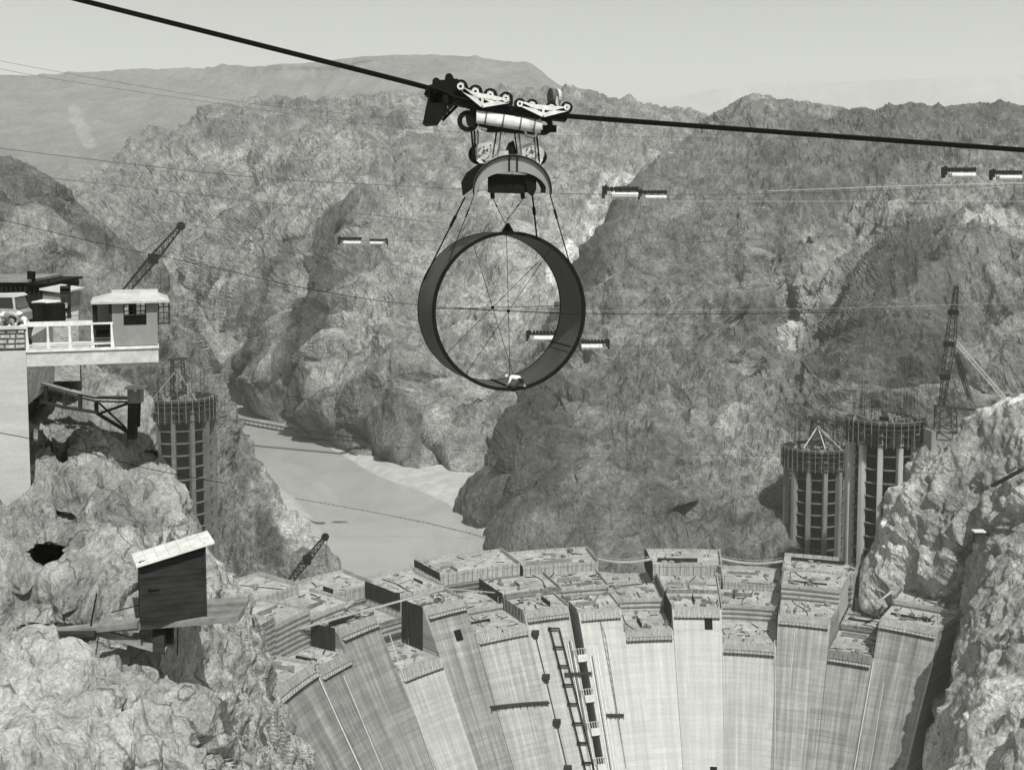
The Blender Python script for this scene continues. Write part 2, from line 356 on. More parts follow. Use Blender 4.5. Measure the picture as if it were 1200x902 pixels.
def rock_mass(name, rows, nu, nv, amps, mat, label, back=300, wrapl=0, wrapr=0, carve=(), tones=(), seed=1, zs=.45, facet=0, fsize=3., crest=.45, strata=0, base_tone=1., pits=(), foot=False, polys=()):
    g0 = smooth_rows(np.array([resample(r, nu) for r in rows]), nv)
    nb = 6                                                        # far side of the crest
    bk = []
    for k in range(nb, 0, -1):
        q = g0[0].copy(); t = k / nb; q = q * ((q[:, 1:2] + back * t) / q[:, 1:2]); q[:, 2] -= back * (.04 * t + .3 * t * t); bk.append(q)
    G = np.concatenate([np.array(bk), g0])
    ext = []
    if wrapl:
        for k in (3, 2, 1):
            q = G[:, :1].copy(); q = q * ((q[:, :, 1:2] + wrapl * k / 3) / q[:, :, 1:2]); q[:, :, 0] += wrapl * .3 * (k / 3) ** 2; ext.append(q)
        G = np.concatenate(ext + [G], 1)
    if wrapr:
        ex = []
        for k in (1, 2, 3):
            q = G[:, -1:].copy(); q = q * ((q[:, :, 1:2] + wrapr * k / 3) / q[:, :, 1:2]); q[:, :, 0] -= wrapr * .3 * (k / 3) ** 2; ex.append(q)
        G = np.concatenate([G] + ex, 1)
    nr, nc = G.shape[:2]
    px, py = proj(G[..., 0], G[..., 1], G[..., 2])
    tone = np.full((nr, nc), base_tone)
    rng = np.hypot(px * 0 + 1, 0)
    for line, wl, wr, D in carve:
        line = np.array(line, float); lx = np.interp(py, line[:, 1], line[:, 0]); x = px - lx
        x = x + 7 * vnoise(np.stack([py.ravel() / 26, px.ravel() * 0, py.ravel() * 0], 1), 5).reshape(x.shape)
        e = np.clip((py - line[0, 1]) / 22 + .5, 0, 1) * np.clip((line[-1, 1] - py) / 22 + .5, 0, 1)
        pr = np.where(x < 0, np.clip(1 + x / wl, 0, 1), np.clip(1 - x / wr, 0, 1)) * e * D
        k = 1 + pr / np.maximum(G[..., 1], 1)
        G = G * k[..., None]
    calm = np.zeros((nr, nc))
    for cx, cy, rx, ry, D in pits:
        wob = .75 * fbm(np.stack([px.ravel() / (rx * .8), py.ravel() / (ry * .9), px.ravel() * 0], 1), 4, .62, False, 8).reshape(px.shape)
        e = np.clip(1.15 + wob - np.hypot((px - cx) / rx, (py - cy) / ry), 0, .16) / .16; calm = np.maximum(calm, np.clip(1.5 + wob - np.hypot((px - cx) / rx, (py - cy) / ry), 0, .35) / .35); G = G * (1 + e * D / np.maximum(G[..., 1], 1))[..., None]
    du = np.gradient(G, axis=1); dv = np.gradient(G, axis=0)
    nn = np.cross(dv, du); L = np.linalg.norm(nn, axis=2, keepdims=True); nn = nn / np.maximum(L, 1e-6)
    view = -G / np.linalg.norm(G, axis=2, keepdims=True)
    if np.median(np.sum(nn * view, 2)[nb:]) < 0: nn = -nn
    for _ in range(10):
        q = np.pad(nn, ((1, 1), (1, 1), (0, 0)), 'edge'); nn = (q[:-2, 1:-1] + q[2:, 1:-1] + q[1:-1, :-2] + q[1:-1, 2:] + nn) / 5
    nn = nn / np.maximum(np.linalg.norm(nn, axis=2, keepdims=True), 1e-6)
    p = G.reshape(-1, 3); ps = p * np.array([1, 1, zs])
    wp = np.stack([vnoise(p / (amps[0][0] * .8), seed + 50 + k) for k in range(3)], 1) * amps[0][0] * .25
    d = np.zeros(len(p))
    for i, (wl, a, rid) in enumerate(amps):
        d += a * fbm((ps + wp) / wl, 5 if i == len(amps) - 1 else 3, .56, rid, seed + i * 7)
    if facet:
        fs = np.array([fsize, fsize, fsize * (1.5 if fsize < 18 else 2.6)])
        d += facet * crag((p + wp * .5) / fs, seed) + facet * .55 * crag((p + wp * .3) / fs * 2.6, seed + 3) + facet * .2 * crag(p / fs * 6.3, seed + 4)
    if strata:
        d += strata * fbm(p * np.array([.25, .25, 2.2]) / amps[-1][0], 3, .5, False, seed + 90)
    fade = np.ones((nr, nc)); fade[:nb + 1] = crest
    for k in range(1, 14): fade[nb + k] = crest + (1 - crest) * k / 14
    for k in range(3 + 22):
        fk = .12 + .88 * max(0, k - 3) / 22
        if wrapl: fade[:, k] = np.minimum(fade[:, k], fk)
        if wrapr: fade[:, -1 - k] = np.minimum(fade[:, -1 - k], fk)
    if foot:
        for k in range(40): fade[-1 - k] = np.minimum(fade[-1 - k], .1 + .9 * k / 40)
    fade = fade * (1 - .97 * calm)
    q = p + nn.reshape(-1, 3) * (d.reshape(nr, nc) * fade).ravel()[:, None]
    for pts, rad, fac in tones:
        pts = np.array(pts, float); dmin = np.full(px.shape, 1e9)
        for a, b in zip(pts[:-1], pts[1:]):
            ab = b - a; t = np.clip(((px - a[0]) * ab[0] + (py - a[1]) * ab[1]) / max(ab @ ab, 1e-6), 0, 1)
            dmin = np.minimum(dmin, np.hypot(px - a[0] - t * ab[0], py - a[1] - t * ab[1]))
        dmin = dmin + rad * .45 * fbm(np.stack([px.ravel(), py.ravel(), px.ravel() * 0], 1) / (rad * 1.1), 4, .6, False, 3).reshape(px.shape)
        tone *= 1 + (fac - 1) * np.clip((rad - dmin) / (rad * .22), 0, 1)
    if polys:
        wx = px + 9 * fbm(np.stack([px.ravel() / 24, py.ravel() / 24, px.ravel() * 0], 1), 5, .62, False, 71).reshape(px.shape); wy = py + 9 * fbm(np.stack([px.ravel() / 24, py.ravel() / 24, px.ravel() * 0], 1), 5, .62, False, 72).reshape(px.shape)
        for pl, fac in polys:
            ins = np.zeros(px.shape, bool)
            for (x0, y0), (x1, y1) in zip(pl, pl[1:] + pl[:1]):
                if y0 != y1: ins ^= ((wy > y0) != (wy > y1)) & (wx < (x1 - x0) * (wy - y0) / (y1 - y0) + x0)
            tone = np.where(ins, tone * fac, tone)
        q_ = np.pad(tone, 1, 'edge'); tone = (q_[:-2, 1:-1] + q_[2:, 1:-1] + q_[1:-1, :-2] + q_[1:-1, 2:] + 2 * tone) / 6
    i = np.arange(nr * nc).reshape(nr, nc)
    f = np.stack([i[:-1, :-1], i[1:, :-1], i[1:, 1:], i[:-1, 1:]], -1).reshape(-1, 4)
    me = bpy.data.meshes.new(name); me.vertices.add(len(q)); me.vertices.foreach_set('co', q.astype(np.float32).ravel())
    me.loops.add(f.size); me.loops.foreach_set('vertex_index', f.ravel().astype(np.int32))
    me.polygons.add(len(f)); me.polygons.foreach_set('loop_start', (np.arange(len(f)) * 4).astype(np.int32))
    me.polygons.foreach_set('use_smooth', np.zeros(len(f), bool) if facet else np.ones(len(f), bool))
    me.update(calc_edges=True); me.validate()
    at = me.attributes.new('tone', 'FLOAT', 'POINT'); at.data.foreach_set('value', tone.ravel().astype(np.float32))
    return tag(link(name, me, mat), label, 'rock wall', kind='structure')
# far table mountain and the faint ridge behind it
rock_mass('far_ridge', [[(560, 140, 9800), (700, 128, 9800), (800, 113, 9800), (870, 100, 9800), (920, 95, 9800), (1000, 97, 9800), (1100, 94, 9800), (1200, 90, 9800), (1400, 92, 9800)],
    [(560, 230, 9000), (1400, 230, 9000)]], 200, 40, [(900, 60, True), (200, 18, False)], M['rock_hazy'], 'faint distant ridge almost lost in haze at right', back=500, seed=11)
rock_mass('table_mountain', [[(-200, 92, 4600), (0, 90, 4500), (60, 90, 4500), (150, 85, 4500), (230, 83, 4500), (300, 80, 4400), (380, 75, 4300), (430, 70, 4300), (480, 68, 4300), (530, 66, 4300),
    (575, 70, 4300), (618, 77, 4300), (632, 90, 4300), (646, 107, 4300), (672, 119, 4200), (700, 128, 4200), (740, 135, 4200), (800, 142, 4200), (900, 152, 4200), (1100, 175, 4200)],
    [(-200, 118, 4450), (0, 118, 4400), (300, 105, 4300), (480, 92, 4200), (618, 100, 4150), (700, 140, 4100), (1100, 190, 4100)],
    [(-200, 270, 3000), (100, 270, 3000), (500, 260, 3200), (1100, 260, 3400)]], 420, 150, [(700, 50, True), (170, 18, True), (50, 6, False)], M['rock_far'],
    'long flat-topped mountain fading into haze behind the canyon', back=800, seed=12, crest=.2, tones=[([(88, 136), (97, 160), (106, 182)], 9, 1.5), ([(92, 205), (108, 212)], 10, 1.25)])
# centre wall of the canyon, facing the camera above the river bend
rock_mass('canyon_wall_centre', [
    [(60, 235, 2200), (100, 212, 2100), (130, 200, 2000), (165, 178, 1900), (215, 160, 1800), (262, 140, 1700), (300, 135, 1650), (345, 131, 1600), (400, 127, 1550), (440, 121, 1500), (472, 117, 1500),
     (520, 125, 1500), (560, 120, 1500), (620, 117, 1500), (680, 121, 1500), (712, 132, 1550), (750, 137, 1600), (790, 141, 1650), (830, 146, 1700), (930, 155, 1800)],
    [(60, 275, 1700), (150, 232, 1600), (260, 190, 1450), (350, 180, 1300), (470, 170, 1200), (620, 172, 1250), (760, 190, 1350), (930, 200, 1500)],
    [(80, 330, 1300), (200, 300, 1150), (300, 262, 1020), (400, 255, 930), (500, 252, 930), (600, 258, 980), (720, 250, 1100), (930, 250, 1300)],
    [(150, 400, 1080), (240, 385, 960), (310, 370, 860), (390, 370, 800), (480, 380, 760), (560, 390, 760), (660, 380, 820), (900, 360, 900)],
    [(200, 440, 950), (268, 430, 880), (330, 440, 790), (400, 450, 720), (470, 470, 690), (560, 480, 680), (640, 480, 700), (860, 460, 800)],
    [(215, 466), (258, 468), (285, 477), (330, 499), (380, 520), (440, 548), (500, 557), (545, 560), (700, 565)]],
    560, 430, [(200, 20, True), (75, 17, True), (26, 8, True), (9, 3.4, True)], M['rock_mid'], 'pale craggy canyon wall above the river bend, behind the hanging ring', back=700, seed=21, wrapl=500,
    carve=[([(345, 285), (322, 345), (308, 404), (292, 470)], 60, 30, 34), ([(405, 290), (380, 356), (364, 412), (372, 460), (385, 530)], 60, 36, 36), ([(466, 150), (464, 250)], 60, 18, 22),
           ([(430, 470), (440, 510), (450, 560)], 30, 24, 20), ([(520, 460), (515, 560)], 30, 12, 20), ([(258, 210), (240, 300), (262, 400)], 60, 30, 26), ([(600, 200), (570, 330), (560, 420)], 70, 24, 30)],
    tones=[([(348, 300), (324, 345), (312, 404), (300, 475)], 17, .68), ([(412, 290), (392, 356), (376, 412), (384, 470), (395, 530)], 22, .62), ([(470, 165), (470, 240)], 9, .75), ([(455, 500), (460, 550)], 20, .75), ([(735, 232), (705, 265), (680, 310), (650, 350)], 26, 1.55), ([(480, 178), (545, 160)], 9, 1.35), ([(255, 192), (285, 205)], 12, 1.35), ([(440, 400), (560, 400), (600, 300)], 60, 1.18), ([(470, 510), (545, 500)], 30, 1.15)],  # gullies: rock varnish plus their shade put into the tone, polygons below too
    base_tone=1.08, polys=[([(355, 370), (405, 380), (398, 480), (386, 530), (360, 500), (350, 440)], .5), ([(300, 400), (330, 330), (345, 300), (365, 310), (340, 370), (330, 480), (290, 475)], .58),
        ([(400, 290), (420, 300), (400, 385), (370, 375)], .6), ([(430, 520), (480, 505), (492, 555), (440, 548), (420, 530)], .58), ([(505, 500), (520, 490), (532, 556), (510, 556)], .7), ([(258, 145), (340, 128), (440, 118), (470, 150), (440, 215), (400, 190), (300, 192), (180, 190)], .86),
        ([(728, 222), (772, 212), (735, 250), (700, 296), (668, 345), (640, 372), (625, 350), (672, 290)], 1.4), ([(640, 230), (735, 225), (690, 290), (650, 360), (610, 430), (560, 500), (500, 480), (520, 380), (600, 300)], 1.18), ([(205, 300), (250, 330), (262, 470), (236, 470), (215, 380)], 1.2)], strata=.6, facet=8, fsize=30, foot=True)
# right wall with the dark spur
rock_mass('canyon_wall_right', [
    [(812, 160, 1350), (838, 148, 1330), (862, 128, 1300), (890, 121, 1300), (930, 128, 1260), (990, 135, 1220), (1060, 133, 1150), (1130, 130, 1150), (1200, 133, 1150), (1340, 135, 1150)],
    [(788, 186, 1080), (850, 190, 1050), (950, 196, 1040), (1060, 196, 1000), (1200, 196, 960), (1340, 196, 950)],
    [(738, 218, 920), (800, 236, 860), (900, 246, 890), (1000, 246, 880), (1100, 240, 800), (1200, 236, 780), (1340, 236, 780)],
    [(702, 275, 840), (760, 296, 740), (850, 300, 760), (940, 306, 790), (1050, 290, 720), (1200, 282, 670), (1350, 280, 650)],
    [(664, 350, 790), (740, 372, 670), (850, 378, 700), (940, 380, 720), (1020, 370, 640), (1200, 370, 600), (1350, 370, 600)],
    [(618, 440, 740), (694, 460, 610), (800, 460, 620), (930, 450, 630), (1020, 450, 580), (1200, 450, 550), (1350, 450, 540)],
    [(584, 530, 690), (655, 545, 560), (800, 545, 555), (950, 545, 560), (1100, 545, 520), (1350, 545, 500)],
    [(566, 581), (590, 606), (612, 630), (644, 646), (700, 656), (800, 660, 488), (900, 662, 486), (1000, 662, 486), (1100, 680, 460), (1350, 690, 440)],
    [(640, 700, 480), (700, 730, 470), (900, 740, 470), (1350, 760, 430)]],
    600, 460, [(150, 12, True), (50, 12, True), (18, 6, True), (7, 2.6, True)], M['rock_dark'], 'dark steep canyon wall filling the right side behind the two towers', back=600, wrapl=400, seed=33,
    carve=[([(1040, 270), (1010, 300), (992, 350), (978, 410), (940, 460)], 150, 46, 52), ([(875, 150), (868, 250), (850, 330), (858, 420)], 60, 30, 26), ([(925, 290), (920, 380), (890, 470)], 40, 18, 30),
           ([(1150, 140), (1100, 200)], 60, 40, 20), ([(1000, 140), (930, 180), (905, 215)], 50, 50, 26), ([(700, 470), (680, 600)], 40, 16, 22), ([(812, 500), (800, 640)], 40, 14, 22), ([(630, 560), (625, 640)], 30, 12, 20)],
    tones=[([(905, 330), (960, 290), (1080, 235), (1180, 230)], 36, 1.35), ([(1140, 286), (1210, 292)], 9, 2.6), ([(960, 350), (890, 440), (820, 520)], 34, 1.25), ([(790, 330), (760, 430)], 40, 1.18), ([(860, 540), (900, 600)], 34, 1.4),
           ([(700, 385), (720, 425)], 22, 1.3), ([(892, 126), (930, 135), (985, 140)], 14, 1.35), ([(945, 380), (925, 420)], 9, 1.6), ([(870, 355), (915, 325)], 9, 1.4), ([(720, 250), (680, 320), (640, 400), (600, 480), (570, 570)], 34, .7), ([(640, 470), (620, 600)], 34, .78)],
    polys=[([(702, 262), (735, 222), (730, 262), (705, 296), (714, 330), (690, 362), (664, 400), (652, 450), (692, 455), (676, 500), (692, 560), (672, 610), (640, 655), (560, 640), (520, 580), (555, 530), (600, 440), (640, 360), (680, 300)], .68),  # spur face and ravines: dark rock plus their shade put into the tone
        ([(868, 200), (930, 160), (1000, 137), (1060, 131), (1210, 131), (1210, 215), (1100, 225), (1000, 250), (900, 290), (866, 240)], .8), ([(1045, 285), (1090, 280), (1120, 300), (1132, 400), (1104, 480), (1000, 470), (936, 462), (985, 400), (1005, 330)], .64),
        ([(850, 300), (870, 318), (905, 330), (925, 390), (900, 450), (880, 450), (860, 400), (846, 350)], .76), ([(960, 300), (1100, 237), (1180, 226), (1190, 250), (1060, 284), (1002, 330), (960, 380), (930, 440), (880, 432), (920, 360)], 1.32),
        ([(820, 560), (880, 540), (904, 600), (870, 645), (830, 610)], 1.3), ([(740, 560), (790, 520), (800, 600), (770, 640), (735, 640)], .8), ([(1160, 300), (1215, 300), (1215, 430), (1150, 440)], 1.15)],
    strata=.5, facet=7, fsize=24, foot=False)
# left bank hillside upstream of the left tower
rock_mass('canyon_wall_left', [
    [(-260, 165, 600), (-100, 175, 600), (0, 190, 600), (40, 203, 600), (75, 224, 600), (105, 260, 620), (135, 281, 640), (170, 308, 660), (205, 350, 690), (235, 402, 720), (255, 452, 740)],
    [(-260, 330, 520), (0, 335, 520), (80, 345, 530), (140, 370, 560), (180, 400, 590), (210, 430, 620), (232, 462, 680), (250, 476, 730)],
    [(-260, 480, 450), (0, 480, 460), (120, 470, 490), (200, 480, 540), (245, 492, 560), (258, 508, 610), (268, 524, 660)],
    [(-260, 600, 400), (0, 600, 410), (150, 600, 450), (250, 580, 500), (288, 566, 520), (305, 572, 545), (325, 588, 550)],
    [(-260, 720, 380), (100, 720, 415), (230, 690, 462), (300, 680, 462), (360, 668, 462), (385, 664, 465), (404, 684, 455)],
    [(-260, 800, 330), (100, 800, 400), (230, 760, 440), (330, 730, 440), (400, 720, 446), (440, 706, 450)]],
    330, 380, [(100, 7, True), (36, 6, True), (13, 4.4, True), (5, 2.2, True)], M['rock_dark'], 'dark boulder-strewn hillside on the left bank behind the lookout', back=400, wrapr=220, seed=41,
    carve=[([(255, 490), (270, 560)], 20, 12, 16), ([(75, 226), (80, 330)], 40, 24, 24)],
    tones=[([(120, 330), (200, 400)], 40, 1.3), ([(300, 545), (330, 600), (352, 640)], 22, 1.8), ([(355, 640), (385, 680)], 24, 1.35), ([(20, 290), (60, 290)], 20, 1.4)], polys=[([(-60, 170), (0, 188), (45, 203), (82, 230), (135, 290), (110, 305), (60, 268), (0, 262), (-60, 262)], .76), ([(300, 610), (325, 625), (340, 672), (320, 680), (303, 650)], .55)], strata=.4, facet=6, fsize=20)
# near rock at left, carrying the shack and the concrete pillar
rock_mass('near_rock_left', [
    [(-120, 425, 76), (36, 430, 74), (90, 430, 73), (125, 440, 71), (158, 460, 68), (170, 478, 68)],
    [(-120, 520, 64), (40, 520, 63), (100, 515, 63.5), (150, 518, 63), (182, 524, 65)],
    [(-120, 600, 54), (40, 604, 52.5), (120, 600, 53), (180, 592, 56), (221, 584, 62)],
    [(-120, 680, 48), (60, 680, 48), (140, 680, 50), (200, 672, 54), (235, 655, 60), (262, 680, 70)],
    [(-120, 760, 43), (60, 750, 46.8), (130, 762, 47), (190, 766, 46.5), (250, 765, 60), (298, 762, 80)],
    [(-120, 840, 36), (60, 840, 38), (180, 840, 41), (250, 840, 52), (300, 830, 70), (326, 832, 90)],
    [(-120, 920, 31), (60, 920, 33), (180, 930, 36), (260, 930, 48), (320, 930, 75), (362, 915, 100)],
    [(-120, 1300, 24), (60, 1300, 26), (180, 1300, 30), (300, 1250, 60), (420, 1150, 110)]],
    380, 560, [(9, .9, True), (3.2, .5, True), (1.2, .22, True), (.45, .07, False)], M['rock_near'], 'pale fractured rock face close at left under the lookout', back=14, wrapr=14, seed=52, facet=2.1, fsize=4.0, polys=[([(30, 425), (172, 455), (238, 620), (215, 650), (110, 600), (40, 600)], .84), ([(0, 740), (60, 760), (120, 780), (60, 902), (-20, 902)], 1.12), ([(62, 575), (95, 560), (102, 640), (72, 655)], .72), ([(108, 585), (150, 574), (166, 612), (150, 652), (114, 642)], .7), ([(70, 682), (106, 680), (106, 728), (62, 726)], .75), ([(50, 490), (110, 485), (118, 555), (60, 560)], .82), ([(128, 640), (150, 655), (140, 672), (124, 660)], .7), ([(210, 640), (262, 650), (275, 720), (220, 700)], 1.15)], pits=[(53, 649, 23, 11, 6), (76, 606, 13, 6, .8), (12, 592, 15, 8, 2.5), (68, 548, 15, 5, .8), (100, 866, 17, 9, .9), (110, 880, 6, 16, .9), (228, 894, 24, 11, 1.6), (136, 652, 16, 5, .9), (198, 532, 4, 9, .8), (176, 533, 9, 6, .8), (306, 780, 9, 17, 7), (40, 735, 20, 4, .6), (150, 700, 6, 20, .5)])
# right abutment rock in front of the towers
rock_mass('near_rock_right', [
    [(1008, 668, 404), (1022, 645, 404), (1034, 622, 405), (1046, 592, 408), (1056, 566, 410), (1072, 540, 412), (1084, 508, 414), (1112, 505, 410), (1140, 490, 402), (1165, 480, 395), (1200, 470, 385), (1290, 455, 370), (1420, 440, 350)],
    [(1008, 690, 398), (1060, 620, 395), (1100, 570, 390), (1200, 540, 360), (1420, 520, 330)],
    [(1012, 715, 392), (1080, 680, 384), (1130, 640, 372), (1200, 610, 342), (1420, 600, 300)],
    [(1090, 745, 386), (1120, 730, 374), (1150, 710, 352), (1210, 700, 318), (1420, 700, 270)],
    [(1090, 800, 360), (1130, 780, 348), (1150, 775, 322), (1210, 770, 292), (1420, 770, 240)],
    [(1084, 880, 336), (1128, 862, 322), (1130, 850, 288), (1200, 850, 258), (1420, 850, 210)],
    [(1084, 960, 310), (1122, 950, 296), (1120, 940, 262), (1200, 940, 235), (1420, 940, 190)],
    [(1060, 1200, 280), (1420, 1200, 160)]],
    330, 430, [(46, 4.5, True), (16, 3.2, True), (6, 1.4, True), (2.5, .4, False)], M['rock_right'], 'rugged pale rock abutment at right rising above the dam', back=60, wrapl=25, seed=63, facet=6.0, fsize=17.5, zs=.7, crest=.4,
    carve=[([(1172, 620), (1140, 700), (1110, 780), (1090, 850)], 40, 24, 18)],
    tones=[([(1150, 492), (1210, 478)], 10, 1.5), ([(1110, 880), (1180, 830)], 40, 1.35), ([(1030, 680), (1080, 620)], 22, 1.15), ([(1115, 640), (1150, 560)], 24, .75), ([(1170, 740), (1190, 700)], 26, .8)])
# left abutment, mostly hidden behind the near rock, into which the left end of the dam is built
rock_mass('abutment_rock_left', [
    [(-300, 600, 385), (60, 645, 372), (180, 684, 365), (236, 708, 358)],
    [(-300, 700, 335), (150, 742, 332), (258, 760, 322), (290, 784, 306)],
    [(-300, 850, 290), (200, 860, 285), (300, 872, 290), (326, 892, 292)],
    [(-300, 1300, 240), (300, 1200, 240), (400, 1100, 262)]],
    160, 160, [(40, 3.0, True), (14, 2.0, True), (5, .9, True)], M['rock_right'], 'rock abutment at the left end of the dam behind the near rock', back=60, wrapr=30, seed=77, facet=3.0, fsize=17, zs=.7, crest=.4)
# ------------------------------------------------------------------ ground, river, sand bank
gm = MB(); gm.add([(-15000, -6000, -215), (15000, -6000, -215), (15000, 16000, -215), (-15000, 16000, -215)], [(0, 1, 2, 3)])
tag(gm.build('ground', M['ground']), 'canyon floor far below', 'ground', kind='structure')
# ------------------------------------------------------------------ the dam
RD, XC, YC, ZT, BT = 114.0, 51.8, 270.2, -117.5, .595
PH = [-1.326, -1.146, -1.024, -.89, -.742, -.616, -.454, -.298, -.174, -.03, .108, .262, .406, .532, .69]
def pol(ph, r, z): return Vector((XC + r * math.sin(ph), YC + r * math.cos(ph), z))
def face(ph, T, off=0.0):                                         # point on the sloping downstream face
    r = RD - BT * T; k = off / math.sqrt(1 + BT * BT)
    return pol(ph, r - k, ZT - T + k * BT)
def solveT(ph, y):
    a, b = -25.0, 60.0
    for _ in range(40):
        m = (a + b) / 2
        if proj(*face(ph, m))[1] < y: a = m
        else: b = m
    return (a + b) / 2
def solveZ(ph, r, y):
    a, b = -60.0, -170.0
    for _ in range(40):
        m = (a + b) / 2
        if proj(*pol(ph, r, m))[1] < y: a = m
        else: b = m
    return (a + b) / 2
def solvePH(px, r, z):
    a, b = -1.5, 1.2
    for _ in range(40):
        m = (a + b) / 2
        if proj(*pol(m, r, z))[0] < px: a = m
        else: b = m
    return (a + b) / 2
# river sheet: only upstream of the dam, wide, following the dam's curved back
rm = MB(); rows = []
for k in range(25):
    ph = -1.9 + 3.2 * k / 24; rows.append((pol(ph, RD + 40, WATER), pol(ph, RD + 420, WATER), pol(ph, RD + 2600, WATER)))
for k in range(24):
    for j in (0, 1): rm.add([rows[k][j], rows[k + 1][j], rows[k + 1][j + 1], rows[k][j + 1]], [(3, 2, 1, 0)])
tag(rm.build('river', M['water']), 'wide pale muddy river bending through the canyon behind the dam', 'river', kind='structure')
def bank(name, outer, inner, h, label):
    b = MB(); n = len(outer); A = [W(*q) for q in outer]; B = [W(*q) for q in inner]
    vs = []; m_ = 8
    for i in range(n):
        for j in range(m_ + 1):
            t = j / m_; v = A[i].lerp(B[i], t); v.z = WATER - .5 + (h + .5) * min(1, t * 2.2) + .12 * math.sin(i * 2.1 + j * 1.7); vs.append(v)
    b.add(vs, [(i * (m_ + 1) + j, (i + 1) * (m_ + 1) + j, (i + 1) * (m_ + 1) + j + 1, i * (m_ + 1) + j + 1) for i in range(n - 1) for j in range(m_)])
    return tag(b.build(name, M['sand'], smooth=True), label, 'sand bank', kind='structure')
bank('sand_bank', [(418, 545), (436, 556), (462, 568), (492, 578), (520, 592), (545, 608), (566, 626), (582, 642)], [(420, 535), (450, 540), (490, 548), (540, 552), (562, 560), (560, 585), (580, 610), (600, 636)], 2.5,
     'bright sand bar on the far shore of the river bend')
bank('river_bank', [(282, 476), (318, 492), (352, 505), (380, 522), (420, 545)], [(285, 472), (330, 488), (362, 500), (392, 516), (430, 538)], 1.6, 'pale strip of shore below the centre canyon wall')
bank('left_shore', [(268, 482), (288, 518), (312, 556), (348, 584), (372, 610), (392, 648), (404, 672)], [(262, 482), (270, 518), (286, 556), (320, 584), (340, 610), (355, 648), (370, 672)], 2.0, 'pale rubble shore at the foot of the left hillside')

dam = thing('concrete_dam', pol(-.2, RD, ZT), 'great curved concrete arch dam under construction, its columns poured to uneven heights', 'dam')
DO = dam.location.copy()
def wedge(name, ph0, ph1, prof, mat, parent, tone=1.0, n=4, gap=.05):
    """solid swept round the arch: prof(ph) -> list of (r, z) going front top, front bottom, back bottom, back top"""
    vs = []; uv = []
    lens = RD * .8
    g_ = gap / RD
    for i in range(n + 1):
        ph = (ph0 + g_) + (ph1 - ph0 - 2 * g_) * i / n
        for r, z in prof: vs.append(tuple(pol(ph, r, z) - DO)); uv.append((ph * lens, z * 1.16))
    m_ = len(prof); fs = []
    for i in range(n):
        for j in range(m_): fs.append((i * m_ + j, (i + 1) * m_ + j, (i + 1) * m_ + (j + 1) % m_, i * m_ + (j + 1) % m_))
    fs.append(tuple(range(m_))[::-1]); fs.append(tuple(n * m_ + j for j in range(m_)))
    me = bpy.data.meshes.new(name); me.from_pydata(vs, [], fs); me.materials.append(mat); me.materials.append(M['conc_top'])
    ul = me.uv_layers.new(name='UVMap')
    for lp in me.loops: ul.data[lp.index].uv = uv[lp.vertex_index]
    at = me.attributes.new('tone', 'FLOAT', 'POINT'); at.data.foreach_set('value', [tone] * len(vs))
    for p in me.polygons:
        if len(p.vertices) == 4 and all(v % m_ in (0, m_ - 1) for v in p.vertices): p.material_index = 1
    return link(name, me, None, parent)
ZB = -213.0
def front_forms(blk, ph0, ph1, T, hgt, light=True, below=2.2):
    """cantilever form panels, a bracket walkway and its rail at the head of a column"""
    n = 9; pm = MB(DO); wk = MB(DO); rl = MB(DO)
    for i in range(n):
        a = ph0 + (ph1 - ph0) * (i + .04) / n; b = ph0 + (ph1 - ph0) * (i + .96) / n
        q = [face(a, T + below, .02), face(b, T + below, .02), face(b, T + below, .32), face(a, T + below, .32)]
        t = [face(a, T - hgt, .02), face(b, T - hgt, .02), face(b, T - hgt, .32), face(a, T - hgt, .32)]
        pm.hexa(q + t)
        c = (a + b) / 2
        for u in (.2, .5, .8):
            c2 = a + (b - a) * u; rl.bar(face(c2, T + below + .3, .40), face(c2, T - hgt - .1, .40), .11)
    pm.build('form_panel', M['wood_light'] if light else M['form'], blk); s_ = rl.build('stud', M['wood_grey'], blk); s_['kind'] = 'stuff'
    pr = T + below + .3
    for i in range(6):
        a = ph0 + (ph1 - ph0) * i / 6; b = ph0 + (ph1 - ph0) * (i + 1) / 6
        A, B = face(a, pr, .1), face(b, pr, .1); o = Vector((-math.sin(a), -math.cos(a), 0)) * 1.5
        wk.hexa([A - Vector((0, 0, .12)), B - Vector((0, 0, .12)), B + o - Vector((0, 0, .12)), A + o - Vector((0, 0, .12)), A, B, B + o, A + o])
    wk.build('walkway', M['wood_light'], blk)
    bk = MB(DO)
    for i in range(13):
        a = ph0 + (ph1 - ph0) * (i + .5) / 13; A = face(a, pr + .1, .1); o = Vector((-math.sin(a), -math.cos(a), 0)) * 1.4
        bk.bar(A + o - Vector((0, 0, .2)), face(a, pr + 1.3, .1), .10); bk.bar(A + Vector((0, 0, -.2)), A + o - Vector((0, 0, .2)), .14)
        bk.bar(A + o, A + o + Vector((0, 0, 1.0)), .09)
    s_ = bk.build('bracket', M['wood_dark'], blk); s_['kind'] = 'stuff'
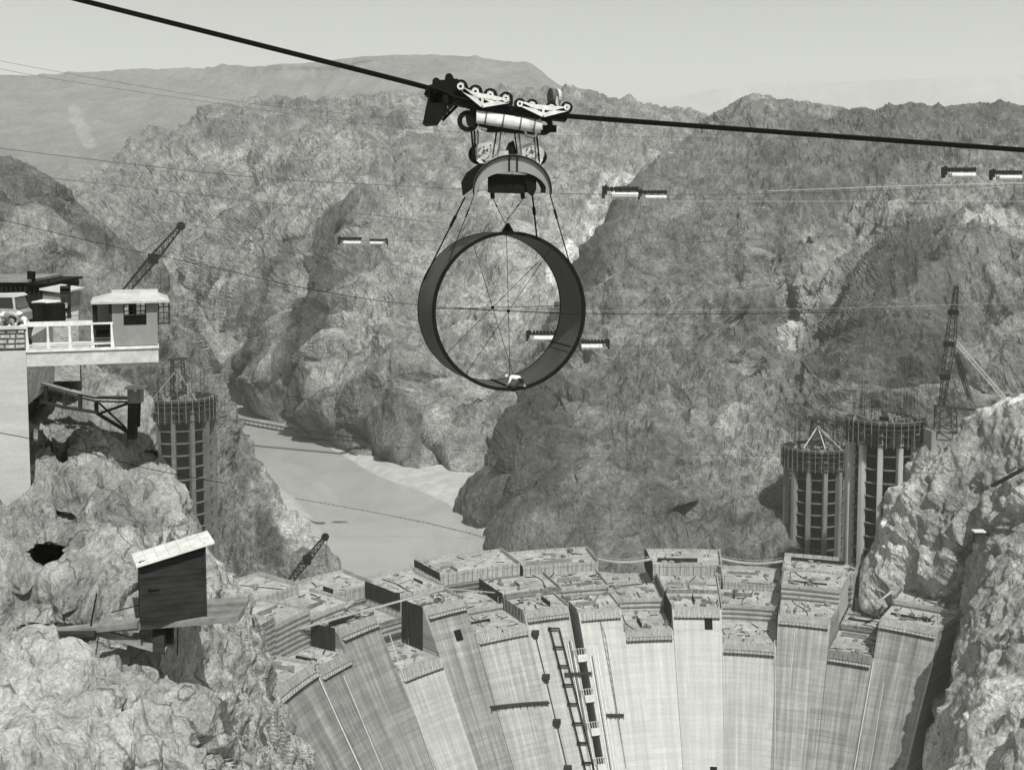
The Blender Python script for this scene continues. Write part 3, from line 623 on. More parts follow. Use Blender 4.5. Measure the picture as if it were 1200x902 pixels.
def side_form(blk, ph, r0, r1, z, h, drop, mat, sgn=-1):
    """boards along a radial joint, standing proud of the concrete, with studs"""
    b = MB(DO); n = max(3, int((r1 - r0) / 1.9)); tang = Vector((math.cos(ph), -math.sin(ph), 0)) * (.22 * sgn); st = MB(DO)
    for i in range(n):
        a, c = r0 + (r1 - r0) * (i + .03) / n, r0 + (r1 - r0) * (i + .97) / n
        A, C = pol(ph, a, z - drop), pol(ph, c, z - drop); up = Vector((0, 0, drop + h + random.uniform(-.1, .1)))
        b.hexa([A, C, C + tang, A + tang, A + up, C + up, C + tang + up, A + tang + up])
        m_ = pol(ph, (a + c) / 2, z - drop - .3) + tang * 1.6; st.bar(m_, m_ + Vector((0, 0, drop + h + .5)), .18)
    b.build('side_form', mat, blk); s_ = st.build('stud', mat, blk); s_['kind'] = 'stuff'
def clutter(blk, ph0, ph1, r0, r1, z, n):
    w_ = ph1 - ph0; rad = (r0 + r1) / 2
    kinds = [MB(DO), MB(DO), MB(DO)]
    for _ in range(int(n * 1.6)):                                 # planks and form timbers lying about, mostly along or across the pour
        ph = random.uniform(ph0 + .008, ph1 - .008); r = random.uniform(r0 + .8, r1 - .8); L = random.uniform(.6, 4.5)
        t = -ph + random.choice((0, math.pi / 2)) + random.gauss(0, .25)
        random.choice(kinds).box(pol(ph, r, z + .08), (L, random.uniform(.12, .4), random.uniform(.12, .4)), t)
    for m_, mt in zip(kinds, ('wood_grey', 'wood_light', 'wood_dark')):
        if m_.v: m_.build('loose_timber', M[mt], blk)['kind'] = 'stuff'
    for _ in range(random.choice((1, 1, 2))):                     # low inner shutter walls
        ph = ph0 + w_ * random.uniform(.2, .8); ra = random.uniform(r0 + 1, r1 - 8); h = random.uniform(.6, 1.5); b = MB(DO)
        if random.random() < .5: b.bar(pol(ph, ra, z + h / 2), pol(ph, ra + random.uniform(4, 7), z + h / 2), .25, h)
        else: b.bar(pol(ph0 + w_ * .1, ra + 3, z + h / 2), pol(ph0 + w_ * random.uniform(.5, .9), ra + 3, z + h / 2), .25, h)
        b.build('shutter_wall', M[random.choice(('form', 'form_dark', 'wood_grey'))], blk)
    if random.random() < .35:
     h = MB(DO); p0 = pol(ph0 + w_ * random.uniform(.1, .9), r1 - .5, z + .15); p1 = pol(ph0 + w_ * random.uniform(.1, .9), r0 + 1, z + .15)
     h.tube([p0.lerp(p1, k / 8) + Vector((math.sin(k * .8 + ph * 50) * .6, 0, 0)) for k in range(9)], .13, 5); h.build('hose', M['steel'], blk)
    b = MB(DO)
    for _ in range(5):
        c = pol(random.uniform(ph0 + .01, ph1 - .01), random.uniform(r0 + 1, r1 - 1), z); k = random.uniform(.5, 1.0)
        b.box(c + Vector((0, 0, k / 2)), (random.uniform(.8, 2.4), random.uniform(.8, 1.6), k), random.uniform(0, 3))
    b.build('material_pile', M[random.choice(('wood_grey', 'form', 'wood_light'))], blk)['kind'] = 'stuff'
    pz = MB(DO)
    for _ in range(14):                                           # uprights and starter bars round the edge
        ph = random.choice((ph0 + .004, ph1 - .004, random.uniform(ph0, ph1))); c = pol(ph, random.choice((r0 + .3, r1 - .3, random.uniform(r0, r1))), z); pz.bar(c, c + Vector((0, 0, random.uniform(1, 2.6))), .12)
    pz.build('upright', M['wood_grey'], blk)['kind'] = 'stuff'
front_y = [796, 776, 731, 779, 709, 738, 715, 715, 739, 713, 755, 723, 767, 731]
tones = [.60, .64, .67, .98, .67, .88, .98, 1.12, 1.16, 1.12, 1.0, .77, .70, .66]  # per-column concrete tone, with the light falling round the arch put in
second_y = [744, 726, 716, 735, 694, 716, 696, 690, 704, 694, 712, 690, 738, 712]
tops1 = []
R1, R2, R3 = RD + 10, RD + 28, RD + 46
for k in range(14):
    a, b = PH[k], PH[k + 1]
    if k == 6: b = -.322                                          # slot for the cooling pipes beside this column
    mid = (a + b) / 2; T = solveT(mid, front_y[k]); tops1.append(T)
    pr = .35 * (k % 2)
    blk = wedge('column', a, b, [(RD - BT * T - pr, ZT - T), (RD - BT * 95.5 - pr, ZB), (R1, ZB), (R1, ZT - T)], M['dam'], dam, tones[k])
    if k == 6:                                                    # back of the slot
        sb = wedge('slot_back', -.322, PH[7], [(RD + 4, ZT - T - 2), (RD + 4 - 0, ZB), (R1, ZB), (R1, ZT - T - 2)], M['form'], dam, .6, n=1, gap=0)
    front_forms(blk, a + .004, b - .004, T, .5, light=k not in (12,), below=1.5)
    zt = ZT - T; fr = RD - BT * T
    prevT = tops1[k - 1] if k else T + 6
    left_drop = max(0.3, min(14, prevT - T)); 
    side_form(blk, a + .0003, fr + .5, R1 - .3, zt, .9, left_drop, M['form_dark'] if left_drop > 3 else M['form'], -1)  # exposed left sides take the darker boards as painted shade
    side_form(blk, b - .0003, fr + .5, R1 - .3, zt, .9, .3, M['wood_light'], 1)
    clutter(blk, a, b, fr, R1, zt, 16)
    # second ring of blocks behind
    z2 = solveZ(mid, R1, second_y[k])
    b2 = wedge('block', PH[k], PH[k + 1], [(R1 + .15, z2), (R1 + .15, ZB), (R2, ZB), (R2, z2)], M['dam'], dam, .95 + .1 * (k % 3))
    wl = MB(DO)
    if z2 > zt:
        h2 = min(z2 - zt, 12)
        for i in range(int(h2 / 1.5) + 1):
            for j in range(3):
                p0 = PH[k] + (PH[k + 1] - PH[k]) * j / 3; p1 = PH[k] + (PH[k + 1] - PH[k]) * (j + 1) / 3
                wl.bar(pol(p0, R1 - .1, z2 - .3 - 1.5 * i), pol(p1, R1 - .1, z2 - .3 - 1.5 * i), .35, .28)
        wl.build('waler', M['wood_grey'], b2)
    side_form(b2, PH[k] + .0003, R1 + .6, R2 - .3, z2, 1.0, 4.0, M['form_dark'] if k % 2 == 0 else M['form'], -1)
    side_form(b2, PH[k + 1] - .0003, R1 + .6, R2 - .3, z2, .9, .4, M['wood_light'], 1)
    fp = MB(DO)
    for j in range(8):
        p0 = PH[k] + (PH[k + 1] - PH[k]) * (j + .05) / 8; p1 = PH[k] + (PH[k + 1] - PH[k]) * (j + .95) / 8
        q0, q1 = pol(p0, R1 + .3, z2 - .5), pol(p1, R1 + .3, z2 - .5); o = Vector((-math.sin(p0), -math.cos(p0), 0)) * .25; u = Vector((0, 0, 1.4))
        fp.hexa([q0 + o, q1 + o, q1, q0, q0 + o + u, q1 + o + u, q1 + u, q0 + u])
    fp.build('form_panel', M['wood_light'] if k % 3 else M['form'], b2)
    clutter(b2, PH[k], PH[k + 1], R1, R2, z2, 14)
# upstream ring of tall boarded blocks
third = [(262, 350, 704, 0), (352, 440, 698, 0), (442, 514, 692, 0), (516, 609, 669, 1), (613, 701, 664, 1), (702, 764, 694, 0), (765, 845, 664, 1), (847, 914, 686, 0), (916, 1000, 672, 1), (1002, 1040, 706, 0), (1042, 1100, 716, 0)]
for i, (x0, x1, y, tall) in enumerate(third):
    z = solveZ(0, R2, y) if 0 else None
    ph = solvePH((x0 + x1) / 2, R2, -122); z = solveZ(ph, R2, y)
    a, b = solvePH(x0, R2, z), solvePH(x1, R2, z)
    blk = wedge('block', a, b, [(R2 + .15, z), (R2 + .15, ZB), (R3, ZB), (R3, z)], M['dam'], dam, 1.0)
    wl = MB(DO); pn = MB(DO); nn_ = 10
    for j in range(nn_):
        p0 = a + (b - a) * (j + .03) / nn_; p1 = a + (b - a) * (j + .97) / nn_
        for u0, u1 in ((-2.8, -.1), (.05, 1.0)):
            q0, q1 = pol(p0, R2 + .05, z + u0), pol(p1, R2 + .05, z + u0); o = Vector((-math.sin(p0), -math.cos(p0), 0)) * .3; u = Vector((0, 0, u1 - u0))
            pn.hexa([q0 + o, q1 + o, q1, q0, q0 + o + u, q1 + o + u, q1 + u, q0 + u])
    pn.build('form_panel', M['wood_light'], blk)
    for lev in ((-3.2, -4.7, -6.6, -8.4) if tall else (-3.2,)):
        for j in range(4):
            p0 = a + (b - a) * j / 4; p1 = a + (b - a) * (j + 1) / 4
            wl.bar(pol(p0, R2 - .4, z + lev), pol(p1, R2 - .4, z + lev), .8, .22)
    wl.build('walkway', M['wood_grey'], blk)
    st = MB(DO)
    for j in range(16):
        p0 = a + (b - a) * (j + .5) / 16; st.bar(pol(p0, R2 - .35, z - (7 if tall else 3)), pol(p0, R2 - .35, z + 1.2), .13)
    s_ = st.build('stud', M['wood_grey'], blk); s_['kind'] = 'stuff'
    bf = MB(DO)                                                   # far parapet boards
    for j in range(8):
        p0 = a + (b - a) * (j + .03) / 8; p1 = a + (b - a) * (j + .97) / 8
        bf.bar(pol(p0, R3 - .3, z + .5), pol(p1, R3 - .3, z + .5), .2, 1.1)
    bf.build('back_form', M['wood_light'], blk)
    side_form(blk, a + .0003, R2 + .3, R3 - .3, z, 1.3, 9 if i in (3,) else (5 if tall else .6), M['form_dark'] if tall else M['form'], -1)
    side_form(blk, b - .0003, R2 + .3, R3 - .3, z, 1.3, .4, M['wood_light'], 1)
    clutter(blk, a, b, R2, R3, z, 12)
    if i in (3, 4, 6, 8): third[i] = third[i] + (z, a, b)
# square openings, shown by black blocks that paint their inner shade
def opening(ph, T, w_, h_):
    o = MB(DO); A = face(ph, T, .04)
    for (s, t) in ((0, 0),):
        dp_ = w_ / 2 / (RD - BT * T)
        o.hexa([face(ph - dp_, T + h_, .02), face(ph + dp_, T + h_, .02), face(ph + dp_, T + h_, .4), face(ph - dp_, T + h_, .4), face(ph - dp_, T, .02), face(ph + dp_, T, .02), face(ph + dp_, T, .4), face(ph - dp_, T, .4)])
    o.build('opening_shade', M['dark'], dam)
def atpx(x, y, off=0):                                            # arc angle and depth below crest of a face pixel
    T = 10.0; ph = -.2
    for _ in range(30):
        a, b = -1.5, 1.0
        for _ in range(30):
            m = (a + b) / 2
            if proj(*face(m, T, off))[0] < x: a = m
            else: b = m
        ph = (a + b) / 2; T = solveT(ph, y)
    return ph, T
ph, T = atpx(535, 738); opening(ph, T, 2.2, 2.6)
ph, T = atpx(830, 724); opening(ph, T, 2.4, 3.0)
ph, T = atpx(836, 898); opening(ph, T, 2.0, 3.0)
# ledge across column with braced end (near 575-640, 822)
lg = MB(DO); (pa, Ta), (pb, Tb) = atpx(574, 829), atpx(642, 823)
for i in range(8):
    u, v = i / 8, (i + 1) / 8
    lg.bar(face(pa + (pb - pa) * u, Ta + (Tb - Ta) * u, .8), face(pa + (pb - pa) * v, Ta + (Tb - Ta) * v, .8), 1.4, .3)
    lg.bar(face(pa + (pb - pa) * u, Ta + (Tb - Ta) * u, 1.2), face(pa + (pb - pa) * u, Ta + (Tb - Ta) * u + 1.4, .1), .18)
lg.build('ledge_scaffold', M['wood_dark'], dam)
# slot with platforms, pipes and ladder
sm = MB(DO); dk = MB(DO); phs = (-.322 + PH[7]) / 2
Ts = tops1[6]
lv = [Ts + 14, Ts + 24, Ts + 32, Ts + 40.5, Ts + 52, Ts + 62]
for i, t in enumerate(lv):
    sm = MB(DO)
    sm.hexa([face(-.325, t, -.2), face(PH[7] + .003, t, -.2), face(PH[7] + .003, t, 1.1), face(-.325, t, 1.1), face(-.325, t - 1.8, -.2), face(PH[7] + .003, t - 1.8, -.2), face(PH[7] + .003, t - 1.8, 1.1), face(-.325, t - 1.8, 1.1)])
    for q in range(6): sm.bar(face(-.335 + q * .008, t - 1.8, 1.1), face(-.335 + q * .008, t - 3.4, 1.1), .14)
    sm.bar(face(-.34, t - 3.3, 1.1), face(-.29, t - 3.3, 1.1), .14)
    sm.build('slot_platform', M['offwhite'], dam)
for x in (-.345, -.339, -.333, -.285, -.279, -.272, -.262):
    pm = MB(DO); top = Ts + (9 if x < -.3 else 11) + random.uniform(-1, 2)
    pm.tube([face(x, t, .45) for t in np.linspace(top, 92, 12)], .17, 6); pm.build('cooling_pipe', M['white'] if x not in (-.339, -.279) else M['steel_mid'], dam)
ld = MB(DO)                                                       # hoist track on the column left of the slot
(p1, t1), (p2, t2) = atpx(643, 737), atpx(684, 900); (p3, t3), (p4, t4) = atpx(654, 737), atpx(694, 900)
def along(pa, ta, pb, tb, u, off): return face(pa + (pb - pa) * u, ta + (tb - ta) * u, off)
ld.tube([along(p1, t1, p2, t2, u, 1.0) for u in np.linspace(0, 1.15, 8)], .22, 5); ld.tube([along(p3, t3, p4, t4, u, 1.0) for u in np.linspace(0, 1.15, 8)], .22, 5)
for u in np.linspace(0, 1.1, 9):
    ld.bar(along(p1, t1, p2, t2, u, 1.1), along(p3, t3, p4, t4, u, 1.1), .5, .35); ld.box(along(p1, t1, p2, t2, u, .6), (.7, .7, .9))
ld.build('hoist_track', M['steel'], dam)
l2 = MB(DO); (p5, t5), (p6, t6) = atpx(626, 742), atpx(664, 900)
for u in np.linspace(0, 1, 4): 
    c = along(p5, t5, p6, t6, u, 1.0); l2.box(c, (2.2, 1.4, 1.2)); l2.box(c + Vector((0, 0, -1.0)), (1.4, 1.0, 1.2))
l2.tube([along(p5, t5, p6, t6, u, .5) for u in np.linspace(0, 1.1, 8)], .12, 5)
l2.build('scaffold_bracket', M['wood_dark'], dam)
l3 = MB(DO); (a1, b1), (a2, b2) = atpx(702, 725), atpx(728, 870); (a3, b3), (a4, b4) = atpx(709, 745), atpx(733, 900)
l3.tube([along(a1, b1, a2, b2, u, .6) for u in np.linspace(0, 1, 6)], .08, 4); l3.tube([along(a3, b3, a4, b4, u, .6) for u in np.linspace(0, 1, 6)], .09, 4)
for u in np.linspace(0, .9, 16): l3.bar(along(a1, b1, a2, b2, u, .6), along(a3, b3, a4, b4, max(0, u - .1), .6), .08)
l3.build('ladder', M['wood_grey'], dam)
for (x0, y0, x1, y1) in ((720, 838, 726, 838), (671, 790, 688, 789)):
    q = MB(DO); (a1, b1), (a2, b2) = atpx(x0 - 10, y0), atpx(x1 + 4, y1)
    q.bar(face(a1, b1, .8), face(a2, b2, .8), 1.2, .4)
    for u in np.linspace(0, 1, 5):
        c = face(a1, b1, 1.1).lerp(face(a2, b2, 1.1), u); q.bar(c, c + Vector((0, 0, 1.1)), .1); q.bar(c, c - Vector((0, .3, 1.2)), .12)
    q.build('scaffold_bracket', M['wood_dark'], dam)
# bright seepage pipes and grout lines running down some joints
for (x0, y0, x1, y1, w_) in ((370, 790, 420, 900, .22), (401, 792, 446, 900, .15), (455, 742, 507, 900, .12), (908, 750, 908, 900, .16), (1024, 775, 1002, 900, .2), (932, 735, 926, 800, .12), (1036, 800, 1020, 900, .12), (1094, 775, 1062, 900, .2)):
    (a1, b1), (a2, b2) = atpx(x0, y0), atpx(x1, y1); q = MB(DO)
    q.tube([along(a1, b1, a2, b2, u, .5) for u in np.linspace(0, 1.1, 8)], w_, 5); q.build('drain_pipe', M['offwhite'], dam)
# timber struts, ramps and a long gangway on the left deck
tm = MB(DO)
for (A, B, w_) in (((335, 741, 330), (395, 724, 334), 1.1), ((395, 724, 334), (520, 690, 360), .9), ((300, 752, 326), (318, 742, 330), .6), ((405, 712, 345), (415, 704, 350), .6), ((500, 700, 370), (518, 690, 376), .6),
                    ((1028, 706, 380), (1046, 692, 384), .7), ((517, 689, 376), (580, 694, 384), .4)):
    tm.bar(P(*A), P(*B), w_, .25)
tm.each('gangway', M['wood_light'], dam)
def catwalk(x0, y0, x1, y1, Y0, Y1, label):
    A, B = P(x0, y0, Y0), P(x1, y1, Y1); t = thing('catwalk', A.lerp(B, .5), label, 'catwalk', 'rope catwalks between the upstream blocks'); O = t.location
    d = MB(O); h = MB(O)
    for i in range(10):
        u, v = i / 10, (i + 1) / 10; s0 = -1.2 * 4 * u * (1 - u); s1 = -1.2 * 4 * v * (1 - v)
        a, b = A.lerp(B, u) + Vector((0, 0, s0)), A.lerp(B, v) + Vector((0, 0, s1)); d.bar(a, b, 1.2, .45)
        h.bar(a + Vector((0, 0, 1.0)), b + Vector((0, 0, 1.0)), .1); h.bar(a, a + Vector((0, 0, 1.0)), .08)
    d.build('deck', M['wood_light'], t); h.build('handrail', M['wood_light'], t)
YR3 = YC + R2
catwalk(700, 654, 765, 654, 398, 404, 'pale rope catwalk left of the middle upstream block')
catwalk(845, 654, 917, 657, 408, 402, 'pale rope catwalk between middle and right upstream blocks')

# ------------------------------------------------------------------ intake towers
def tower(px, ytop, Y, rad, label, mast=True, phase=0.0, deckstyle=0, pm='tower_conc'):
    top = P(px, ytop, Y); t = thing('intake_tower', (top.x, Y, -213), label, 'tower', 'intake towers rising behind the dam'); O = t.location
    zt = top.z
    c = MB(O); c.tube([(top.x, Y, -213), (top.x, Y, zt - 1)], rad * .74, 24); c.build('core', M['dark'], t)  # black core paints the shade between the piers
    pier = None
    for k in range(12):
        th = phase + 2 * math.pi * k / 12
        if pier is None:
            p = MB(); p.box((0, rad * .92, (zt - 213 * 0 - 2 + 213) / 2), (1.55, rad * .16, zt + 213 - 2)); p.box((0, rad * .985, (zt + 211) / 2), (1.15, rad * .05, zt + 211)); pier = p.build('pier', M[pm], t); o = pier
        else: o = link('pier', pier.data, None, t)
        o.rotation_euler = (0, 0, th)
    rb = None; z = zt - 6; 
    while z > -150:
        if rb is None:
            r = MB(); r.ringo((0, 0, 0), (0, 0, 1), rad * .80, rad * .90, .26, 36); rb = r.build('ring_beam', M['tower_dim'], t); o = rb
        else: o = link('ring_beam', rb.data, None, t)
        o.location = (0, 0, z + 213); z -= 4.45
    # working deck: two plank galleries, posts, boards
    X0 = Vector((top.x, Y, 0))
    d = MB(O); d.ringo(X0 + Vector((0, 0, zt - 3.6)), (0, 0, 1), rad * .8, rad * 1.06, .4, 36); d.ringo(X0 + Vector((0, 0, zt - 6.6)), (0, 0, 1), rad * .8, rad * 1.05, .3, 36); d.ringo(X0 + Vector((0, 0, zt - 1.4)), (0, 0, 1), rad * .8, rad * 1.08, .35, 36)
    d.ringo(X0 + Vector((0, 0, zt)), (0, 0, 1), rad * .3, rad * 1.05, .3, 36); d.build('work_deck', M['wood_dark'], t)
    b = MB(O); s = MB(O)
    for k in range(36):
        th = 2 * math.pi * (k + .5) / 36; dv = Vector((math.sin(th), math.cos(th), 0)); n_ = Vector((dv.y, -dv.x, 0)); c0 = X0 + dv * rad * 1.02
        if k % 3 != 1: b.bar(c0 - n_ * .9 + Vector((0, 0, zt - 2.2)), c0 + n_ * .9 + Vector((0, 0, zt - 2.2)), .15, random.uniform(.9, 1.9))
        if random.random() < .75: b.bar(c0 - n_ * 1.0 + Vector((0, 0, zt - 5.0)), c0 + n_ * 1.0 + Vector((0, 0, zt - 5.0)), .12, random.uniform(1.2, 2.6))
        s.bar(X0 + dv * rad * 1.07 + Vector((0, 0, zt - 7.4)), X0 + dv * rad * 1.07 + Vector((0, 0, zt + random.uniform(.6, 1.8))), .16)
    b.build('form_board', M['form_dark' if deckstyle == 0 else 'wood_dark'], t)['kind'] = 'stuff'; q = s.build('scaffold_post', M['wood_grey'], t); q['kind'] = 'stuff'
    pn = MB(O)
    for k in range(36):
        th = 2 * math.pi * k / 36; th2 = 2 * math.pi * (k + 1) / 36
        pn.bar(X0 + Vector((math.sin(th), math.cos(th), 0)) * rad * 1.06 + Vector((0, 0, zt + 1.1)), X0 + Vector((math.sin(th2), math.cos(th2), 0)) * rad * 1.06 + Vector((0, 0, zt + 1.1)), .16)
    pn.build('handrail', M['wood_grey'], t)
    cl = MB(O)
    for k in range(60):
        th = random.uniform(0, 6.28); rr = random.uniform(.2, .95) * rad; cl.box(X0 + Vector((math.sin(th) * rr, math.cos(th) * rr, zt + .6)), (random.uniform(.4, 1.8), random.uniform(.4, 1.2), random.uniform(.4, 1.6)), th)
    q = cl.build('loose_timber', M['wood_grey'], t); q['kind'] = 'stuff'
    if mast:
        H = 15 if mast is True else mast
        m_ = MB(O); m_.truss(X0 + Vector((0, 0, zt)), X0 + Vector((0, 0, zt + H)), 4.5, 4.5, 5, .35, taper=(1.1, .8)); m_.box(X0 + Vector((0, 0, zt + H + .3)), (6.0, 6.0, .5))
        m_.build('hoist_frame', M['wood_dark'], t)
        g_ = MB(O)
        for k in range(3):
            th = [-1.0, .2, 1.2][k]; g_.bar(X0 + Vector((0, -1, zt + H * .75)), X0 + Vector((math.sin(th) * rad * .7, -rad * .6, zt)), .35)
        g_.build('strut', M['offwhite' if deckstyle else 'wood_grey'], t)
    # reinforcing bars standing out of the pour
    rb = MB(O)
    for k in range(90):
        th = random.uniform(0, 6.28); rr = rad * random.uniform(.55, .97); h = random.uniform(6, 13)
        p = X0 + Vector((math.sin(th) * rr, math.cos(th) * rr, zt)); rb.bar(p, p + Vector((random.uniform(-.2, .2), 0, h)), .06)
    q = rb.build('reinforcing_bar', M['steel'], t); q['kind'] = 'stuff'
    return t
tower(209, 466, 463, 13.2, 'intake tower at left between the near rock and the river', mast=14, phase=.10, pm='tower_dim')
tower(1038, 491, 417, 12.6, 'taller intake tower at right, half hidden by the rock abutment', mast=False, phase=.12, deckstyle=1, pm='tower_light')
tower(957, 524, 481, 12.4, 'shorter intake tower just left of the taller right one', mast=11, phase=.06, deckstyle=1)

# ------------------------------------------------------------------ cables
def cable(pts, r, mat, label, name='cableway_cable', cat='cable', group=None, seg=10):
    A = [P(*q) for q in pts]; m_ = MB(A[0]); out = []
    for i in range(len(A) - 1):
        for k in range(seg):
            t = k / seg; p0, p1, p2, p3 = A[max(i - 1, 0)], A[i], A[i + 1], A[min(i + 2, len(A) - 1)]
            out.append(.5 * ((2 * p1) + (p2 - p0) * t + (2 * p0 - 5 * p1 + 4 * p2 - p3) * t * t + (3 * p1 - p0 - 3 * p2 + p3) * t ** 3))
    out.append(A[-1]); m_.tube(out, r, 6, cap=False); o = m_.build(name, mat); o.location = A[0]
    return tag(o, label, cat, group)
YK = 66.0
main = [(-260, -90), (85, -2), (300, 52), (505, 104), (540, 117), (640, 133), (700, 139), (900, 154), (1200, 176), (1460, 195)]
for k in range(6):
    dy = (k - 2.5) * .5
    cable([(x, y, YK) for x, y in main], .062, M['cable'], 'thick dark steel track cable of the bundle carrying the hanging ring', group='main cableway track cables').location.y += dy
for i, (pts, r, mt, lb) in enumerate([
    ([(-60, 243, 120), (0, 257, 120), (120, 286, 120), (240, 311, 120), (370, 340, 120), (500, 358, 120), (720, 368, 125), (1000, 366, 130)], .03, 'cable', 'dark wire passing just above the lookout cabin and through the ring'),
    ([(-60, 168, 260), (0, 174, 260), (150, 192, 260), (300, 208, 265), (430, 216, 270), (700, 228, 280), (950, 226, 290), (1250, 214, 300)], .07, 'cable_far', 'upper wire crossing the canyon to the twin carriage'),
    ([(-60, 198, 240), (0, 203, 240), (100, 213, 240), (300, 236, 245), (520, 262, 250)], .05, 'cable_far', 'wire sagging across the dark left hillside'),
    ([(-60, 222, 420), (0, 232, 420), (200, 262, 430), (392, 281, 440), (470, 282, 445), (800, 284, 450), (1250, 262, 460)], .08, 'cable_far', 'distant wire holding the small pair of carriages left of the ring'),
    ([(-60, 68, 700), (60, 92, 700), (300, 128, 720), (440, 146, 740), (620, 158, 760), (1100, 165, 780)], .11, 'cable_far', 'faint far wire drooping in front of the flat-topped mountain'),
    ([(-60, 60, 600), (100, 90, 600), (300, 122, 620), (500, 142, 640)], .09, 'cable_far', 'second faint wire in front of the flat-topped mountain'),
    ([(560, 366, 300), (700, 364, 300), (940, 362, 300), (1280, 352, 300)], .022, 'cable_light', 'bright taut wire seen through the right half of the ring'),
    ([(900, 224, 280), (1060, 218, 280), (1280, 212, 280)], .06, 'cable_light', 'bright wire below the carriage pair at the right edge'),
    ([(780, 236, 330), (1000, 236, 330), (1280, 236, 330)], .04, 'cable_light', 'lower faint wire parallel to the bright one at right'),
    ([(700, 405, 300), (820, 404, 300), (1280, 398, 300)], .04, 'cable_far', 'dark wire running right from the carriages behind the ring'),
    ([(-40, 500, 40), (60, 519, 40), (170, 548, 42), (262, 566, 46)], .013, 'cable', 'thin wire in front of the concrete pillar and near rock'),
    ([(360, 517, 480), (560, 528, 480), (760, 532, 470), (915, 534, 455)], .10, 'cable_far', 'low wire crossing to the right towers above the spur foot'),
]):
    cable(pts, r, M[mt], lb)
# floating boom on the river
bm = thing('floating_boom', W(450, 614), 'string of floats strung across the river above the dam', 'boom'); O = bm.location; b = MB(O); q = MB(O)
pts = [(305, 575), (330, 582), (380, 590), (440, 601), (500, 613), (550, 625), (598, 640)]
A = [W(*p) for p in pts]
for i in range(len(A) - 1):
    for k in range(12):
        c = A[i].lerp(A[i + 1], k / 12) + Vector((0, 0, .25)); b.box(c, (1.1, .6, .45), .2)
b.build('float', M['wood_grey'], bm)['kind'] = 'stuff'
q.tube([a + Vector((0, 0, .3)) for a in A], .07, 5); q.build('boom_chain', M['cable_far'], bm)
# suspension footbridge
fb = thing('footbridge', P(320, 500, 690), 'narrow suspension footbridge crossing the river upstream', 'bridge'); O = fb.location; d = MB(O); h = MB(O); ca = MB(O)
A, B = P(250, 489, 700), P(590, 531, 640)
pr_ = None
for i in range(60):
    def at(u): 
        p = A.lerp(B, u); return p + Vector((0, 0, -6 * 4 * u * (1 - u) * .6))
    a, b_ = at(i / 60), at((i + 1) / 60)
    for s in (-1.2, 1.2):
        o = Vector((0, s, 0)); h.bar(a + o, a + o + Vector((0, 0, 2.2)), .16); ca.bar(a + o + Vector((0, 0, 2.2)), b_ + o + Vector((0, 0, 2.2)), .3)
    d.bar(a, b_, 2.4, .35)
d.build('deck', M['wood_dark'], fb); h.build('hanger', M['steel'], fb)['kind'] = 'stuff'; ca.build('hand_cable', M['steel'], fb)

# ------------------------------------------------------------------ the hanging pipe ring
ringc = P(598, 365, YK); RR = 4.07; LEN = 3.75; YAW = R_(16.5)
ring = thing('pipe_section', ringc, 'huge dark steel pipe ring hanging from the cableway with crossed tie rods inside', 'pipe section')
ring.rotation_euler = (R_(-1.5), 0, YAW)
def shell(r_out, r_in, y0, y1, n, mat, name, parent):
    vs = []; fs = []
    for k in range(n):
        t = 2 * math.pi * k / n; c, s = math.cos(t), math.sin(t)
        vs += [(c * r_out, y0, s * r_out), (c * r_out, y1, s * r_out), (c * r_in, y1, s * r_in), (c * r_in, y0, s * r_in)]
    for k in range(n):
        i, j = 4 * k, 4 * ((k + 1) % n)
        for q_ in range(4): fs.append((i + q_, j + q_, j + (q_ + 1) % 4, i + (q_ + 1) % 4))
    me = bpy.data.meshes.new(name); me.from_pydata(vs, [], fs); me.materials.append(mat)
    me.polygons.foreach_set('use_smooth', [True] * len(fs)); o = link(name, me, None, parent)
    md = o.modifiers.new('edges', 'EDGE_SPLIT'); md.split_angle = R_(40); return o
shell(RR, RR - .075, 0, LEN, 96, M['plate'], 'shell', ring)
shell(RR + .07, RR - .11, -.03, .10, 96, M['steel'], 'rim', ring); shell(RR + .02, RR - .09, LEN - .10, LEN + .03, 96, M['steel'], 'rim', ring)
rs = MB(); rs.box((0, LEN / 2, -RR + .12), (.1, LEN, .05)); rs.box((RR * .94 * .86, LEN / 2, -RR * .5 + .1), (.06, LEN, .06)); rs.build('weld_seam', M['steel'], ring)
for yo in (.35, LEN - .35):
    hub = MB(); hub.disc((0, yo, 0), (0, 1, 0), .09, .1, 12); sp_ = hub.build('spider_hub', M['steel'], ring)
    for k in range(3):
        th = R_([91, 54, -4][k] if yo < 1 else [107, 43, 0][k]); dx, dz = math.cos(th), math.sin(th)
        r = MB(); r.tube([(-dx * (RR - .1), yo, -dz * (RR - .1)), (dx * (RR - .1), yo, dz * (RR - .1))], .016, 5); r.build('tie_rod', M['steel'], ring)
lug = MB(); lug.prism([(-.35, .3, RR), (.35, .3, RR), (.06, .3, RR + .5), (-.06, .3, RR + .5)], (0, .12, 0)); lug.build('lifting_lug', M['steel'], ring)
